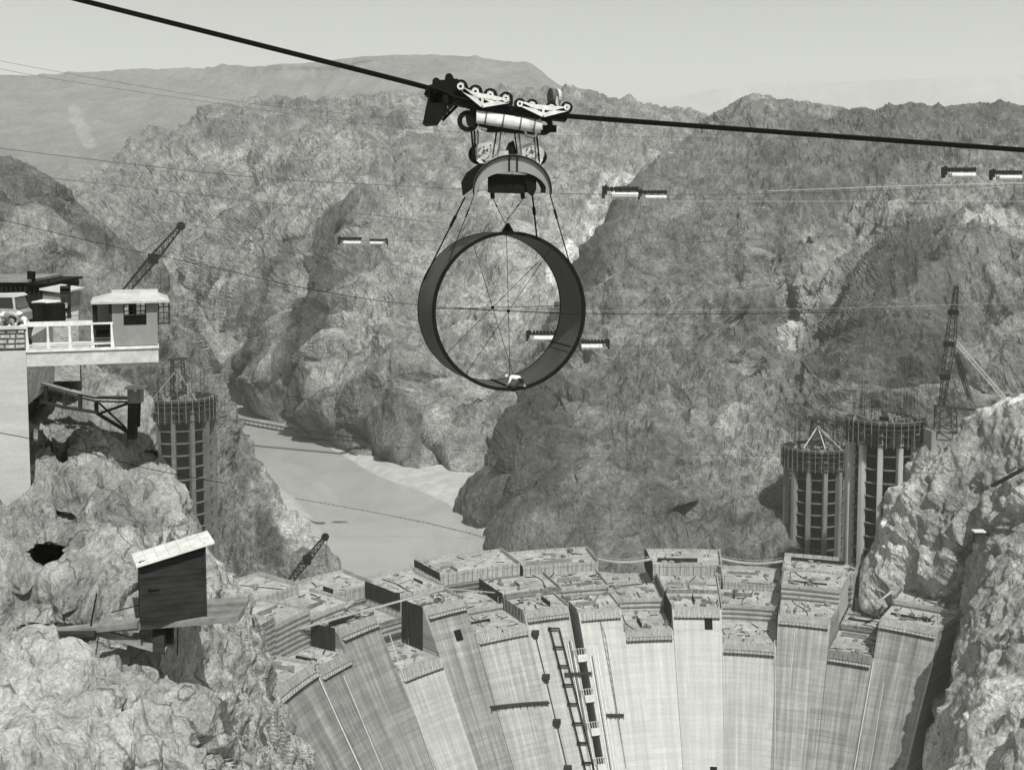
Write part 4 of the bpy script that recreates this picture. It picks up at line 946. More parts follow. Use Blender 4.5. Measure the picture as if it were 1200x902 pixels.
# ------------------------------------------------------------------ cableway carriage with saddle
S = YK / F                                                       # metres per photo pixel at the cable's distance
def K(px, py, dy=0.0): p = P(px, py, YK); return Vector((p.x, p.y + dy, p.z))
car = thing('cableway_carriage', K(600, 135), 'heavy cableway carriage with white wheel trusses holding up the pipe ring', 'carriage'); O = car.location
def wheel(c, r, w_, parent, mat='steel'):
    m_ = MB(O); m_.ringo(c, (0, 1, 0), r * .68, r, w_, 18); m_.disc(c, (0, 1, 0), r * .2, w_ * 1.6, 10)
    for k in range(5):
        t = 2 * math.pi * k / 5; d_ = Vector((math.cos(t), 0, math.sin(t))); m_.bar(Vector(c) + d_ * r * .15, Vector(c) + d_ * r * .72, r * .14, w_ * .5)
    return m_.build('wheel', M[mat], parent)
def bogie(pts, low, wheels, up, r=.36):
    for dy in (-1.35, 1.35):
        f_ = MB(O)
        for a, b in zip(pts[:-1], pts[1:]): f_.bar(K(*a, dy), K(*b, dy), .14, .22)
        f_.bar(K(*pts[0], dy), K(*low, dy), .14, .20); f_.bar(K(*pts[-1], dy), K(*low, dy), .14, .20); f_.bar(K(*up, dy), K(*low, dy), .12, .2)
        m1 = ((pts[0][0] + low[0]) / 2, (pts[0][1] + low[1]) / 2); m2 = ((pts[-1][0] + low[0]) / 2, (pts[-1][1] + low[1]) / 2)
        f_.bar(K(*m1, dy), K(*up, dy), .09, .14); f_.bar(K(*m2, dy), K(*up, dy), .09, .14)
        for wx, wy in wheels: f_.ringo(K(wx, wy, dy), (0, 1, 0), r * .22, r * .5, .16, 12)
        t_ = f_.build('bogie_frame', M['white'], car)
        for wx, wy in wheels: wheel(K(wx, wy, dy * .86), r, .14, t_)
bogie([(544, 108), (556, 113), (578, 117), (596, 121)], (566, 126), [(541, 104), (558, 110), (575, 114), (593, 118)], (566, 116))
bogie([(607, 123), (625, 127), (646, 129), (664, 130)], (636, 137), [(609, 124), (623, 125), (645, 128), (663, 128)], (636, 128), r=.30)
# two white standing sheaves on the right end
for x in (646, 653):
    f_ = MB(O); f_.ringo(K(x, 114, -.6 if x < 650 else -.1), (.9, .35, 0), .12, .42, .16, 16); f_.bar(K(x, 114, -.3), K(x - 1, 131, -.3), .16, .2); f_.build('sheave', M['offwhite'] if x > 650 else M['steel_mid'], car)
# dark machinery and deep counterweight frame on the left
mc = MB(O)
rng = random.Random(3)
for _ in range(70):
    x = rng.uniform(508, 541); y = rng.uniform(93 + abs(x - 526) * .35, 118); c_ = K(x, y + (x - 520) * .12, rng.uniform(-1.1, 1.1)); sz = rng.uniform(.12, .4)
    if rng.random() < .5: mc.box(c_, (sz, rng.uniform(.3, 1.0), sz * rng.uniform(.6, 1.5)), rng.uniform(0, 1))
    else: mc.disc(c_, (0, 1, 0), sz * .6, rng.uniform(.2, .9), 10)
mc.box(K(524, 107), (1.1, 2.2, .95)); mc.box(K(516, 112), (.9, 2.4, .9)); mc.bar(K(500, 107), K(545, 120), 2.0, .5)
for x, y in ((527, 92), (512, 97), (535, 99)): mc.disc(K(x, y), (0, 1, 0), .2, 1.4, 10)
mc.build('drive_machinery', M['steel'], car)
pn = MB(O); pn.prism([K(505, 108, -1.2), K(521, 111, -1.2), K(519, 134, -1.2), K(511, 146, -1.2), K(497, 147, -1.2)], (0, 2.4, 0)); pn.build('drop_panel', M['steel'], car)
br = MB(O)
for dy in (-1.1, 1.1):
    br.bar(K(517, 140, dy), K(536, 121, dy), .14); br.bar(K(521, 112, dy), K(520, 138, dy), .12); br.bar(K(526, 114, dy), K(524, 134, dy), .1)
br.each('brace', M['steel'], car)
bd = MB(O)
for dy in (-.9, 0, .9): bd.bar(K(530, 115, dy), K(566, 127, dy), .3, .45); bd.bar(K(566, 127, dy), K(664, 138, dy), .3, .38)
bd.prism([K(545, 121, -.9), K(570, 127, -.9), K(566, 134, -.9), K(558, 142, -.9), K(556, 152, -.9), K(548, 147, -.9), K(546, 138, -.9), K(552, 131, -.9)], (0, 1.8, 0)); bd.build('main_beam', M['steel'], car)
tk = MB(O)
tk.tube([K(559, 138, -.9), K(559.6, 138, -.9), K(634, 150, -.9)], .34, 14); tk.build('white_cylinder', M['white'], car, smooth=True)
tk = MB(O); tk.tube([K(559, 138, .9), K(634, 150, .9)], .34, 14); tk.build('white_cylinder', M['white'], car, smooth=True)
bn = MB(O)
for x in (570, 590, 610, 626): bn.disc(K(x, 138 + (x - 559) * .16, -.9), (1, 0, -.16), .37, .08, 14)
bn.each('band', M['steel_mid'], car)
ud = MB(O); ud.bar(K(562, 146), K(600, 152), 1.8, .28); ud.bar(K(590, 152), K(632, 155), 1.6, .25); ud.box(K(580, 149), (.8, 1.6, .5)); ud.build('under_frame', M['steel'], car)
ed = MB(O); ed.ringo(K(636, 148, -.7), (0, 1, 0), .22, .5, .2, 16); ed.ringo(K(549, 143, -.7), (0, 1, 0), .3, .55, .2, 16); ed.build('end_sheave', M['steel'], car)
et = MB(O); et.bar(K(636, 151), K(652, 151), .5, .35); et.build('tail_bracket', M['steel'], car)
for dy in (-.8, .8):
    hn = MB(O)
    for a, b in (((561, 142), (564, 151)), ((564, 151), (571, 153)), ((613, 150), (617, 159)), ((617, 159), (626, 161)), ((626, 161), (633, 150)), ((633, 150), (632, 140))): hn.bar(K(*a, dy), K(*b, dy), .1)
    hn.each('hanger_strap', M['white'], car)
for (x0, y0, x1, y1) in ((582, 153, 578, 182), (587, 153, 584, 180), (603, 155, 606, 180), (608, 155, 611, 182), (556, 153, 557, 188), (560, 153, 559, 186), (629, 160, 632, 190), (626, 161, 628, 186), (552, 150, 555, 182)):
    for dy in (-.7, .7):
        m_ = MB(O); m_.tube([K(x0, y0, dy), K(x1, y1, dy)], .035, 5); m_.build('fall_rope', M['steel_mid'] if x0 in (587, 608, 626, 560) else M['steel'], car)
# ------------------------------------------------------------------ lifting saddle
sd = thing('lifting_saddle', K(603, 200), 'arched steel lifting saddle slung between carriage and pipe ring', 'lifting beam'); O = sd.location
def arch(cx, cy, rx, ry, w0, w1, y0, y1, name, mat, a0=-8, a1=188, n=28):
    m_ = MB(O); vs = []; fs = []
    for i in range(n + 1):
        t = R_(a0 + (a1 - a0) * i / n); c, s = math.cos(t), math.sin(t); k = abs(math.sin(t)) if s > 0 else 0
        wd = w1 + (w0 - w1) * k                                    # deep at the crown, thin at the feet
        for y in (y0, y1): vs += [K(cx + rx * c, cy - ry * s, y), K(cx + (rx - wd * .9) * c, cy - (ry - wd) * s, y)]
    for i in range(n):
        a = 4 * i; b = 4 * (i + 1)
        fs += [(a, b, b + 1, a + 1), (a + 2, a + 3, b + 3, b + 2), (a, a + 2, b + 2, b), (a + 1, b + 1, b + 3, a + 3)]
    fs += [(0, 1, 3, 2), (4 * n, 4 * n + 2, 4 * n + 3, 4 * n + 1)]
    m_.add(vs, fs); return m_.build(name, mat, sd)
arch(600.5, 223, 45.5, 41, 20, 6, -1.55, -1.35, 'front_plate', M['saddle'])
arch(597, 221, 44, 40, 20, 7, 1.9, 2.1, 'back_plate', M['steel_mid'])
arch(600.5, 223, 45.2, 40.6, 1.8, 1.8, -1.7, 2.0, 'top_flange', M['steel'], -6, 186)
for x in (597, 606):
    q = MB(O); q.bar(K(x, 183, -1.62), K(x, 202, -1.62), .07, .1); q.build('stiffener', M['steel'], sd)
sb = MB(O); sb.prism([K(572, 206, -1.1), K(582, 204, -1.1), K(628, 206, -1.1), K(628, 222, -1.1), K(612, 227, -1.1), K(572, 226, -1.1)], (0, 2.6, 0)); sb.build('inner_box', M['steel'], sd)
s2 = MB(O); s2.prism([K(541, 214, -.9), K(547, 203, -.9), K(562, 192, -.9), K(570, 192, -.9), K(560, 206, -.9), K(553, 221, -.9), K(543, 229, -.9)], (0, 2.0, 0)); s2.build('side_plate', M['steel'], sd)
s3 = MB(O); s3.prism([K(614, 207, -1.3), K(626, 208, -1.3), K(628, 222, -1.3), K(624, 231, -1.3), K(618, 226, -1.3)], (0, .3, 0)); s3.build('side_plate', M['steel'], sd)
bm_ = MB(O); bm_.bar(K(568, 185), K(596, 181), 1.2, .38); bm_.bar(K(610, 181), K(632, 190), 1.2, .38); bm_.build('white_spreader', M['offwhite'], sd)
for (x, y) in ((566, 178), (574, 176), (621, 178), (628, 181)):
    q = MB(O); q.ringo(K(x, y, -.5), (.3, 1, 0), .22, .42, .16, 14); q.bar(K(x - 4, y + 4, -.6), K(x + 1, y - 6, -.6), .13); q.bar(K(x + 1, y - 6, -.6), K(x + 6, y, -.6), .13); q.build('block_sheave', M['offwhite'], sd)
for (x, y, r) in ((561, 181, .52), (631, 184, .42)):
    q = MB(O); q.ringo(K(x, y, .1), (.25, 1, 0), r * .55, r, .3, 18); q.build('block_sheave', M['steel'], sd)
q = MB(O); q.bar(K(560, 187, -.6), K(567, 193, -.6), .12, .18); q.bar(K(631, 192, -.6), K(634, 186, -.6), .12, .2); q.build('guard_strap', M['white'], sd)
q = MB(O); q.prism([K(590, 182, -.5), K(596, 168, -.5), K(602, 165, -.5), K(606, 182, -.5)], (0, 1.0, 0)); q.build('centre_hook', M['steel'], sd)
for x in (577, 612): q = MB(O); q.bar(K(x, 226, -.8), K(x + 1, 233, -.8), .22); q.build('shackle', M['steel'], sd)
# slings to the ring
rot = ring.matrix_basis.to_3x3() if False else (Matrix.Rotation(YAW, 3, 'Z') @ Matrix.Rotation(R_(-1.5), 3, 'X'))
def onring(deg, y): return ringc + rot @ Vector((math.cos(R_(deg)) * (RR + .05), y, math.sin(R_(deg)) * (RR + .05)))
for (a, b, r, lb) in ((K(545, 231), onring(158, 3.4), .04, 'sling rope to the upper left of the ring, outermost left'), (K(556, 228), onring(140, .4), .022, 'thin sling rope inside the outer left one'),
                      (K(624, 230), onring(52, 3.2), .045, 'sling rope from the saddle foot to the upper right of the ring'), (K(644, 226), onring(33, .4), .035, 'outermost right sling rope down to the ring rim'),
                      (K(578, 233), onring(92, .4) + Vector((0, 0, .45)), .02, 'thin rope from left shackle to the lug on top of the ring'), (K(613, 233), onring(92, .4) + Vector((0, 0, .45)), .02, 'thin rope from right shackle to the lug on top of the ring')):
    q = MB(a); q.tube([a, a.lerp(b, .5), b], r, 6); q.tube([a.lerp(b, .22), a.lerp(b, .34)], r * 2.0, 6); o = q.build('sling_rope', M['steel']); o.location = a; tag(o, lb, 'rope', 'slings holding the ring')

# ------------------------------------------------------------------ far carriages
def far_carriage(px, py, wpx, Y, label, flip=1, proto=[None]):
    s = wpx * Y / F / 7.0
    if proto[0] is None:
        t = thing('cable_carriage', (0, 0, 0), label, 'carriage', 'far cableway carriages')
        m_ = MB(); 
        for y in (-.9, .9):
            m_.bar((-3.3, y, .35), (3.3, y, .35), .25, .3)
            for k in range(8): m_.disc((-3.0 + .86 * k, y, .75), (0, 1, 0), .36, .2, 10)
            for k in range(4): m_.bar((-3.0 + 1.72 * k, y, .75), (-2.1 + 1.72 * k, y, .1), .14); m_.bar((-1.2 + 1.72 * k if k < 3 else 3, y, .75), (-2.1 + 1.72 * k, y, .1), .14)
        m_.build('wheel_truck', M['steel'], t)
        m_ = MB(); m_.box((-3.6, 0, .3), (.9, 1.6, 1.8)); m_.box((-3.8, 0, -.7), (.5, 1.2, 1.2)); m_.box((-3.3, 0, 1.1), (.35, .8, .7)); m_.build('drive_machinery', M['steel'], t)
        m_ = MB(); m_.tube([(-2.2, -.7, -.65), (3.2, -.7, -.65)], .55, 12); m_.build('white_cylinder', M['white'], t)
        m_ = MB(); m_.tube([(-2.2, .7, -.65), (3.2, .7, -.65)], .55, 12); m_.build('white_cylinder', M['white'], t)
        m_ = MB(); 
        for x in (-1.6, 0, 1.6, 2.9): m_.bar((x, -.9, -1.1), (x, .9, -1.1), .14); m_.bar((x, -.9, -1.1), (x, -.9, -1.6), .12)
        m_.bar((-1.8, 0, -1.45), (3.0, 0, -1.45), .9, .2); m_.build('lower_block', M['offwhite'], t)
        proto[0] = t
    else: t = copy_tree(proto[0]); t['label'] = label
    t.location = P(px, py, Y); t.scale = (s * flip, s, s); return t
far_carriage(411, 282, 26, 445, 'small dark carriage with white drum, left one of the pair left of the ring')
far_carriage(443, 283, 20, 447, 'small carriage with white drum, right one of the pair left of the ring', -1)
far_carriage(729, 225, 40, 352, 'white drum carriage just right of the lifting saddle, left of its pair')
far_carriage(766, 228, 32, 354, 'white drum carriage right of the saddle, against the dark cliff, right of its pair')
far_carriage(636, 393, 34, 372, 'carriage with a white drum seen through the ring opening')
far_carriage(696, 403, 32, 372, 'carriage with a white drum half hidden behind the right rim of the ring', -1)
far_carriage(1125, 202, 36, 345, 'carriage near the right edge, left one of its pair under the main cable')
far_carriage(1180, 205, 34, 345, 'carriage at the far right edge under the main cable, its drum brightest')

# ------------------------------------------------------------------ derricks and booms
def boom(a, b, w_, n, mat, t, O, taper=(.6, .6)):
    m_ = MB(O); m_.truss(a, b, w_, w_, n, .28, taper=taper); return m_.build('boom', mat, t)
def crane(base, tip, w_, label, extra):
    a, b = P(*base), P(*tip); t = thing('derrick_crane', a, label, 'crane'); O = a
    mid = a.lerp(b, .55)
    m_ = MB(O); m_.truss(a, mid, w_, w_, 8, .3, taper=(.8, 1.1)); m_.truss(mid, b, w_, w_, 6, .3, taper=(1.1, .5)); m_.build('boom', M['steel'], t)
    m_ = MB(O); m_.disc(b, (0, 1, 0), w_ * .6, w_ * .5, 12); m_.build('boom_sheave', M['steel'], t)
    m_ = MB(O); m_.box(mid, (w_ * 1.2, w_, w_ * 1.4)); m_.build('splice_plate', M['steel'], t)
    for (p0, p1) in extra:
        m_ = MB(O); m_.tube([P(*p0), P(*p1)], .12, 5); m_.build('guy_rope', M['steel_mid'], t)
    m_ = MB(O); m_.box(a + Vector((0, 0, -1)), (w_ * 2, w_ * 2, 3)); m_.build('turntable', M['steel'], t)
    return t
crane((140, 350, 470), (212, 265, 470), 2.6, 'dark lattice derrick boom rising behind the lookout cabin', [((212, 265, 470), (155, 285, 470)), ((155, 285, 470), (140, 350, 470)), ((212, 265, 470), (90, 345, 475)), ((214, 268, 470), (212, 300, 470))])
crane((334, 688, 430), (381, 629, 430), 2.2, 'dark lattice derrick boom standing behind the left end of the dam', [((381, 629, 430), (352, 655, 430)), ((352, 655, 430), (336, 688, 430)), ((383, 634, 430), (382, 650, 430)), ((368, 628, 430), (384, 634, 430))])
t = thing('mast_derrick', P(1103, 478, 398), 'tall stiff-leg derrick mast on the right rock abutment', 'crane'); O = t.location
m_ = MB(O); m_.truss(P(1103, 476, 398), P(1114, 400, 398), 2.6, 2.6, 9, .17, taper=(.5, 1)); m_.truss(P(1114, 400, 398), P(1121, 335, 398), 2.6, 2.6, 9, .17, taper=(1, .35)); m_.build('mast', M['steel'], t)
for yy in (366, 403, 442):
    k = (476 - yy) / (476 - 335); m_ = MB(O); m_.box(P(1103 + 18 * k, yy, 398), (2.6, 2.6, 1.6)); m_.build('splice_plate', M['steel'], t)
m_ = MB(O); m_.truss(P(1118, 398, 398), P(1182, 472, 388), 1.0, 1.0, 12, .11, taper=(1, 1)); m_.build('stiff_leg', M['offwhite'], t)
m_ = MB(O); m_.truss(P(1120, 415, 398), P(1137, 468, 405), 1.0, 1.0, 10, .14, taper=(1, 1)); m_.build('stiff_leg', M['steel'], t)
m_ = MB(O); m_.truss(P(1108, 506, 398), P(1108, 478, 398), 5.0, 5.0, 3, .3, taper=(1.1, 1)); m_.build('base_tower', M['wood_dark'], t)
m_ = MB(O); m_.bar(P(1095, 475, 398), P(1168, 483, 392), .8, .6); m_.bar(P(1150, 480, 393), P(1146, 492, 393), .6); m_.bar(P(1150, 480, 393), P(1157, 492, 393), .6); m_.build('sill_beam', M['wood_dark'], t)
m_ = MB(O); m_.tube([P(1121, 336, 398), P(1082, 500, 402)], .06, 4); m_.tube([P(1121, 336, 398), P(1200, 455, 385)], .06, 4); m_.build('guy_rope', M['steel'], t)
o = MB(P(1102, 512, 400)); o.box(P(1102, 514, 400), (8.5, 6, 6.0), .1); o = o.build('footing_block', M['tower_conc']); o.location = P(1102, 512, 400); tag(o, 'pale concrete block carrying the mast derrick', 'concrete block')
o = MB(P(1182, 562, 345)); o.bar(P(1163, 569, 350), P(1200, 549, 340), 1.2, .8); o = o.build('timber_baulk', M['wood_dark']); o.location = P(1182, 562, 345); tag(o, 'dark timber baulk lying on the right rock near the frame edge', 'timber')
t = thing('ledge_shelter', P(1147, 624, 340), 'tiny white-roofed shelter on a ledge of the right rock', 'shelter'); O = t.location
m_ = MB(O); m_.box(P(1147, 630, 342), (2.6, 2, 2.4)); m_.build('box_body', M['wood_dark'], t); m_ = MB(O); m_.box(P(1147, 622, 342), (3.2, 2.6, .3)); m_.build('roof', M['white'], t)

# ------------------------------------------------------------------ lookout: pillar, parapet, slab, rail, cabin
YL = 55.0
def L(px, py, dy=0.0): p = P(px, py, YL); return Vector((p.x, p.y + dy, p.z))
px1 = 1 / 27.27
zdeck = L(100, 407).z; xr = L(38, 500).x; xe = L(183, 420).x
o = MB((xr, YL, zdeck)); o.box(((xr - 12 + xr) / 2, YL + 2.0, (zdeck - .05 + L(0, 650).z) / 2), (12, 4.0, zdeck - .05 - L(0, 650).z)); o = o.build('concrete_pillar', M['pillar']); o.location = (xr, YL, zdeck)
tag(o, 'massive pale board-marked concrete pier under the lookout at left edge', 'pier')
pw = thing('stone_parapet', (xr - 3, YL, zdeck), 'low parapet of squared stones on top of the concrete pier', 'parapet'); O = pw.location
m_ = MB(O); m_.box((xr - 5.9, YL + .25, zdeck + .43), (11.8, .36, .86)); m_.build('wall_core', M['mortar'], pw)
m_ = MB(O); m_.box((xr - 6.0, YL + .22, zdeck + .93), (12.1, .6, .1)); m_.build('coping', M['offwhite'], pw)
zz = zdeck + .02
for row in range(4):
    x = xr - .02; hh = .2
    while x > xr - 6.2:
        wd = random.uniform(.22, .48); 
        m_ = MB(O); e = .02; x0, x1, z0, z1 = x - wd + .025, x - .025, zz + .02, zz + hh - .02
        yj = YL + random.uniform(-.03, .03)
        q = [(x0, yj + .03, z0), (x1, yj + .03, z0), (x1, YL + .1, z0), (x0, YL + .1, z0), (x0, yj + .03, z1), (x1, yj + .03, z1), (x1, YL + .1, z1), (x0, YL + .1, z1)]
        m_.hexa(q); f0 = [(x0, yj + .03, z0), (x1, yj + .03, z0), (x1, yj + .03, z1), (x0, yj + .03, z1)]; j_ = [random.uniform(.02, .06) for _ in range(4)]
        f1 = [(x0 + j_[0], yj - .01, z0 + j_[1]), (x1 - j_[1], yj - .01, z0 + j_[2]), (x1 - j_[2], yj - .01, z1 - j_[3]), (x0 + j_[3], yj - .01, z1 - j_[0])]
        m_.add(f0 + f1, [(4, 5, 6, 7), (0, 1, 5, 4), (1, 2, 6, 5), (2, 3, 7, 6), (3, 0, 4, 7)])
        m_.build('stone', M['stone'], pw); x -= wd
    zz += hh + .015
sl_ = thing('balcony_slab', (xr, YL, zdeck - .4), 'white cantilevered concrete balcony slab carrying the cabin', 'balcony'); O = sl_.location
m_ = MB(O); m_.box(((xr + xe) / 2, YL + 1.3, zdeck - .44), (xe - xr - .02, 2.6, .62)); m_.build('slab', M['offwhite'], sl_)
m_ = MB(O); m_.box(((xr + xe) / 2, YL + 1.28, zdeck - .08), (xe - xr + .04, 2.72, .1)); m_.build('lip', M['white'], sl_)
rl = thing('balcony_railing', (xr, YL, zdeck), 'pale painted railing along the balcony left of the cabin', 'railing'); O = rl.location
for x in (36, 59, 83, 108, 130):
    X = L(x, 400).x; m_ = MB(O)
    m_.prism([(X - .06, YL, zdeck - .02), (X + .09, YL, zdeck - .02), (X + .04, YL, zdeck + .6), (X + .03, YL, zdeck + 1.0), (X - .05, YL, zdeck + 1.0), (X - .05, YL, zdeck + .5)], (0, .1, 0)); m_.build('post', M['white'], rl)
m_ = MB(O); m_.bar(L(34, 378.5, .05), L(108, 378.5, .05), .1, .2); m_.build('top_rail', M['white'], rl)
m_ = MB(O); m_.bar(L(108, 379.5, .05), L(131, 379.5, .05), .08, .08); m_.build('top_rail', M['white'], rl)
m_ = MB(O); m_.bar(L(36, 403, .05), L(131, 403, .05), .08, .1); m_.build('bottom_rail', M['offwhite'], rl)
m_ = MB(O)
for y in (397, 400): m_.bar(L(109, y, .05), L(130, y, .05), .03, .04)
m_.build('lower_rail', M['steel_mid'], rl)
cb = thing('lookout_cabin', (L(150, 405).x, YL + 1, zdeck), 'grey plastered lookout cabin with white roof on the end of the balcony', 'cabin'); O = cb.location
X0, X1, X2 = L(109, 400).x, L(130.5, 400).x, xe - .02; D = 2.3; zr = L(0, 354.5).z; yb = YL + .12
xa, xb = L(143.5, 400).x, L(169.5, 400).x; zs_, zh = L(0, 383).z, L(0, 354.5).z
m_ = MB(O); m_.box(((X1 + X2) / 2, yb + .08, (zdeck + zs_) / 2), (X2 - X1, .16, zs_ - zdeck)); m_.build('lower_wall', M['plaster'], cb)
m_ = MB(O); m_.box(((X1 + xa) / 2, yb + .07, (zs_ + zr) / 2), (xa - X1, .14, zr - zs_)); m_.box(((xb + X2) / 2, yb + .07, (zs_ + zr) / 2), (X2 - xb, .14, zr - zs_)); m_.each('front_wall', M['plaster'], cb)
m_ = MB(O); m_.box(((X0 + X2) / 2, yb + D, (zdeck + zs_) / 2), (X2 - X0, .14, zs_ - zdeck)); m_.box((X2 - .075, yb + D / 2, (zdeck + zs_) / 2 - .01), (.15, D - .2, zs_ - zdeck - .02)); m_.box(((X0 + X1) / 2 + .2, yb + D, (zs_ + zr) / 2), (1.2, .12, zr - zs_)); m_.build('side_wall', M['plaster'], cb)
m_ = MB(O); m_.box((X0 + .05, yb + .1, (zdeck + zr) / 2), (.12, .12, zr - zdeck)); m_.box((X1 - .06, yb + .06, (zdeck + zr) / 2), (.14, .1, zr - zdeck)); m_.box((X2 - .06, yb + D, (zs_ + zr) / 2), (.12, .14, zr - zs_)); m_.box((X0 + .05, yb + D - .1, (zdeck + zr) / 2), (.1, .1, zr - zdeck)); m_.each('door_frame', M['wood_dark'], cb)
m_ = MB(O); m_.box(((X0 + X1) / 2, yb + .28, zdeck + .48), (X1 - X0 - .25, .06, .96)); m_.build('half_door', M['steel'], cb)
m_ = MB(O); m_.box(((X0 + X1) / 2 + .02, yb + .9, (zs_ + zr) / 2), (X1 - X0 - .3, .05, zr - zs_ - .1)); m_.build('inner_partition', M['plaster'], cb)
def window(xa, xb, za, zb, y, nx, nz, parent, rz=0, pv=None):
    fr = MB(O); t_ = .055
    fr.box(((xa + xb) / 2, y, za + t_ / 2), (xb - xa, .07, t_)); fr.box(((xa + xb) / 2, y, zb - t_ / 2), (xb - xa, .07, t_))
    fr.box((xa + t_ / 2, y - .002, (za + zb) / 2), (t_, .07, zb - za)); fr.box((xb - t_ / 2, y - .002, (za + zb) / 2), (t_, .07, zb - za))
    for i in range(1, nx): fr.box((xa + (xb - xa) * i / nx, y - .001, (za + zb) / 2), (.035, .05, zb - za - .02))
    for i in range(1, nz): fr.box(((xa + xb) / 2, y - .003, za + (zb - za) * i / nz), (xb - xa - .02, .05, .035))
    f_ = fr.build('window', M['wood_dark'], parent); return f_
window(xa, L(156, 400).x, zs_ + .42, zh - .03, yb + .06, 2, 3, cb); window(L(157, 400).x, xb, zs_ + .42, zh - .03, yb + .06, 2, 3, cb)
m_ = MB(O); m_.box(((xa + xb) / 2, yb + .09, zs_ + .2), (xb - xa, .05, .42)); m_.build('window_panel', M['steel'], cb)
window(X2 + .02, L(196.5, 400).x, zs_ + .02, zh - .03, yb - .02, 2, 4, cb)
m_ = MB(O); m_.box((L(154, 400).x, yb + 1.0, zs_ + .55), (.3, .3, .7)); m_.build('instrument', M['steel'], cb)
# hipped roof
e0, e1, t0, t1 = L(107, 400).x, L(203, 400).x - .25, L(131, 400).x, L(183, 400).x; zt_ = zr + .28
m_ = MB(O); m_.add([(e0, yb - .35, zr), (e1, yb - .35, zr), (e1, yb + D + .4, zr), (e0, yb + D + .4, zr), (t0, yb + .75, zt_), (t1, yb + .75, zt_), (t1, yb + D - .6, zt_), (t0, yb + D - .6, zt_)], [(3, 2, 1, 0), (4, 5, 6, 7), (0, 1, 5, 4), (1, 2, 6, 5), (2, 3, 7, 6), (3, 0, 4, 7)])
m_.box(((e0 + e1) / 2, yb + D / 2 + .02, zr - .035), (e1 - e0 - .02, D + .72, .07))
rf = m_.build('roof', M['offwhite'], cb); m_ = MB(O); m_.box(((t0 + t1) / 2, yb + D / 2 + .05, zt_ + .06), (t1 - t0 + .05, .8, .12)); m_.build('ridge_vent', M['offwhite'], rf)
# terrace behind the parapet
ter = MB(); zter = zdeck - .02

a_, b_, c_ = P(92, 377, 65.5), P(92, 377, 88), P(40, 377, 57.5)
ter.prism([(a_.x, 65.5, zter - 3), (b_.x, 88, zter - 3), (-60, 88, zter - 3), (-60, 57.5, zter - 3), (c_.x - .5, 57.5, zter - 3), (c_.x - 2, 65.4, zter - 3)], (0, 0, 3))
tag(ter.build('terrace', M['sand']), 'flat gravel terrace behind the parapet', 'terrace', kind='structure')
# sheds, booth, frame and car on the terrace
def S_(px, py, Y): return P(px, py, Y)
t = thing('dark_shed', P(35, 375, 72), 'big dark corrugated shed behind the people at the parapet', 'shed'); O = t.location; zt0 = zter
def slab3(m_, x0, x1, y0, y1, Y, d, z0=None):
    a, b = P(x0, y0, Y), P(x1, y1, Y); zb = b.z if z0 is None else z0; m_.box(((a.x + b.x) / 2, Y + d / 2, (a.z + zb) / 2), (b.x - a.x, d, a.z - zb)); return m_
m_ = MB(O); slab3(m_, 28, 58, 334, 370, 72, 5, zt0); slab3(m_, -60, 32, 331, 370, 73, 5, zt0); m_.build('wall', M['form_dark'], t)
m_ = MB(O); slab3(m_, -60, 33, 328, 331, 71.8, 5.6); m_.build('roof', M['wood_grey'], t)
m_ = MB(O); slab3(m_, 30, 58, 331.5, 334, 71.6, 5.6); m_.bar(P(36, 334, 72.5), P(37, 318, 72.5), .35); m_.bar(P(57, 335, 72.5), P(57, 328, 72.5), .12); m_.build('stack', M['steel'], t)
m_ = MB(O)
for i in range(14): m_.bar(P(-20 + i * 5.5, 336, 71.9), P(-20 + i * 5.5, 368, 71.9), .07)
m_.build('rib', M['form_dark'], t)
t = thing('lean_to_shed', P(62, 375, 70), 'grey lean-to with sloping roof beside the dark shed', 'shed'); O = t.location
m_ = MB(O); slab3(m_, 50, 73, 344, 372, 70, 3, zt0); m_.build('wall', M['wood_grey'], t)
m_ = MB(O); m_.prism([P(46, 338, 69.8), P(75, 342, 69.8), P(75, 344, 69.8), P(46, 340, 69.8)], (0, 3.4, 0)); m_.build('roof', M['offwhite'], t)
t = thing('site_booth', P(50, 375, 67), 'small white booth with two dark windows under a pale flat roof', 'booth'); O = t.location
m_ = MB(O); slab3(m_, 40, 62, 356, 372, 67, 1.2, zt0); m_.build('wall', M['offwhite'], t)
m_ = MB(O); m_.prism([P(37, 353.5, 66.8), P(63, 355, 66.8), P(63, 357, 66.8), P(37, 355.5, 66.8)], (0, 1.6, 0)); m_.build('roof', M['white'], t)
for x in (43, 56): m_ = MB(O); slab3(m_, x, x + 3.2, 358, 364, 66.95, .06); m_.build('window', M['glass'], t)
t = thing('timber_frame_tower', P(79, 375, 68), 'dark timber frame with a tilted arm right of the sheds', 'frame'); O = t.location
m_ = MB(O)
for x in (73, 80):
    for dy in (0, 1.0): a = P(x, 338, 68 + dy); m_.bar((a.x, a.y, zt0), a, .16)
for y in (338, 341, 346, 359, 362): m_.bar(P(71, y, 68), P(82, y, 68), .2, .28); 
m_.bar(P(72, 346, 68), P(81, 359, 68), .1); m_.build('frame', M['wood_dark'], t)
m_ = MB(O); m_.bar(P(76, 337, 68), P(88, 331, 68), .12); m_.box(P(88.5, 331, 68), (.3, .3, .22)); m_.build('arm', M['steel'], t)
m_ = MB(O); m_.box(P(75.5, 358, 67.9), (.35, .4, .25)); m_.build('lamp_box', M['offwhite'], t)
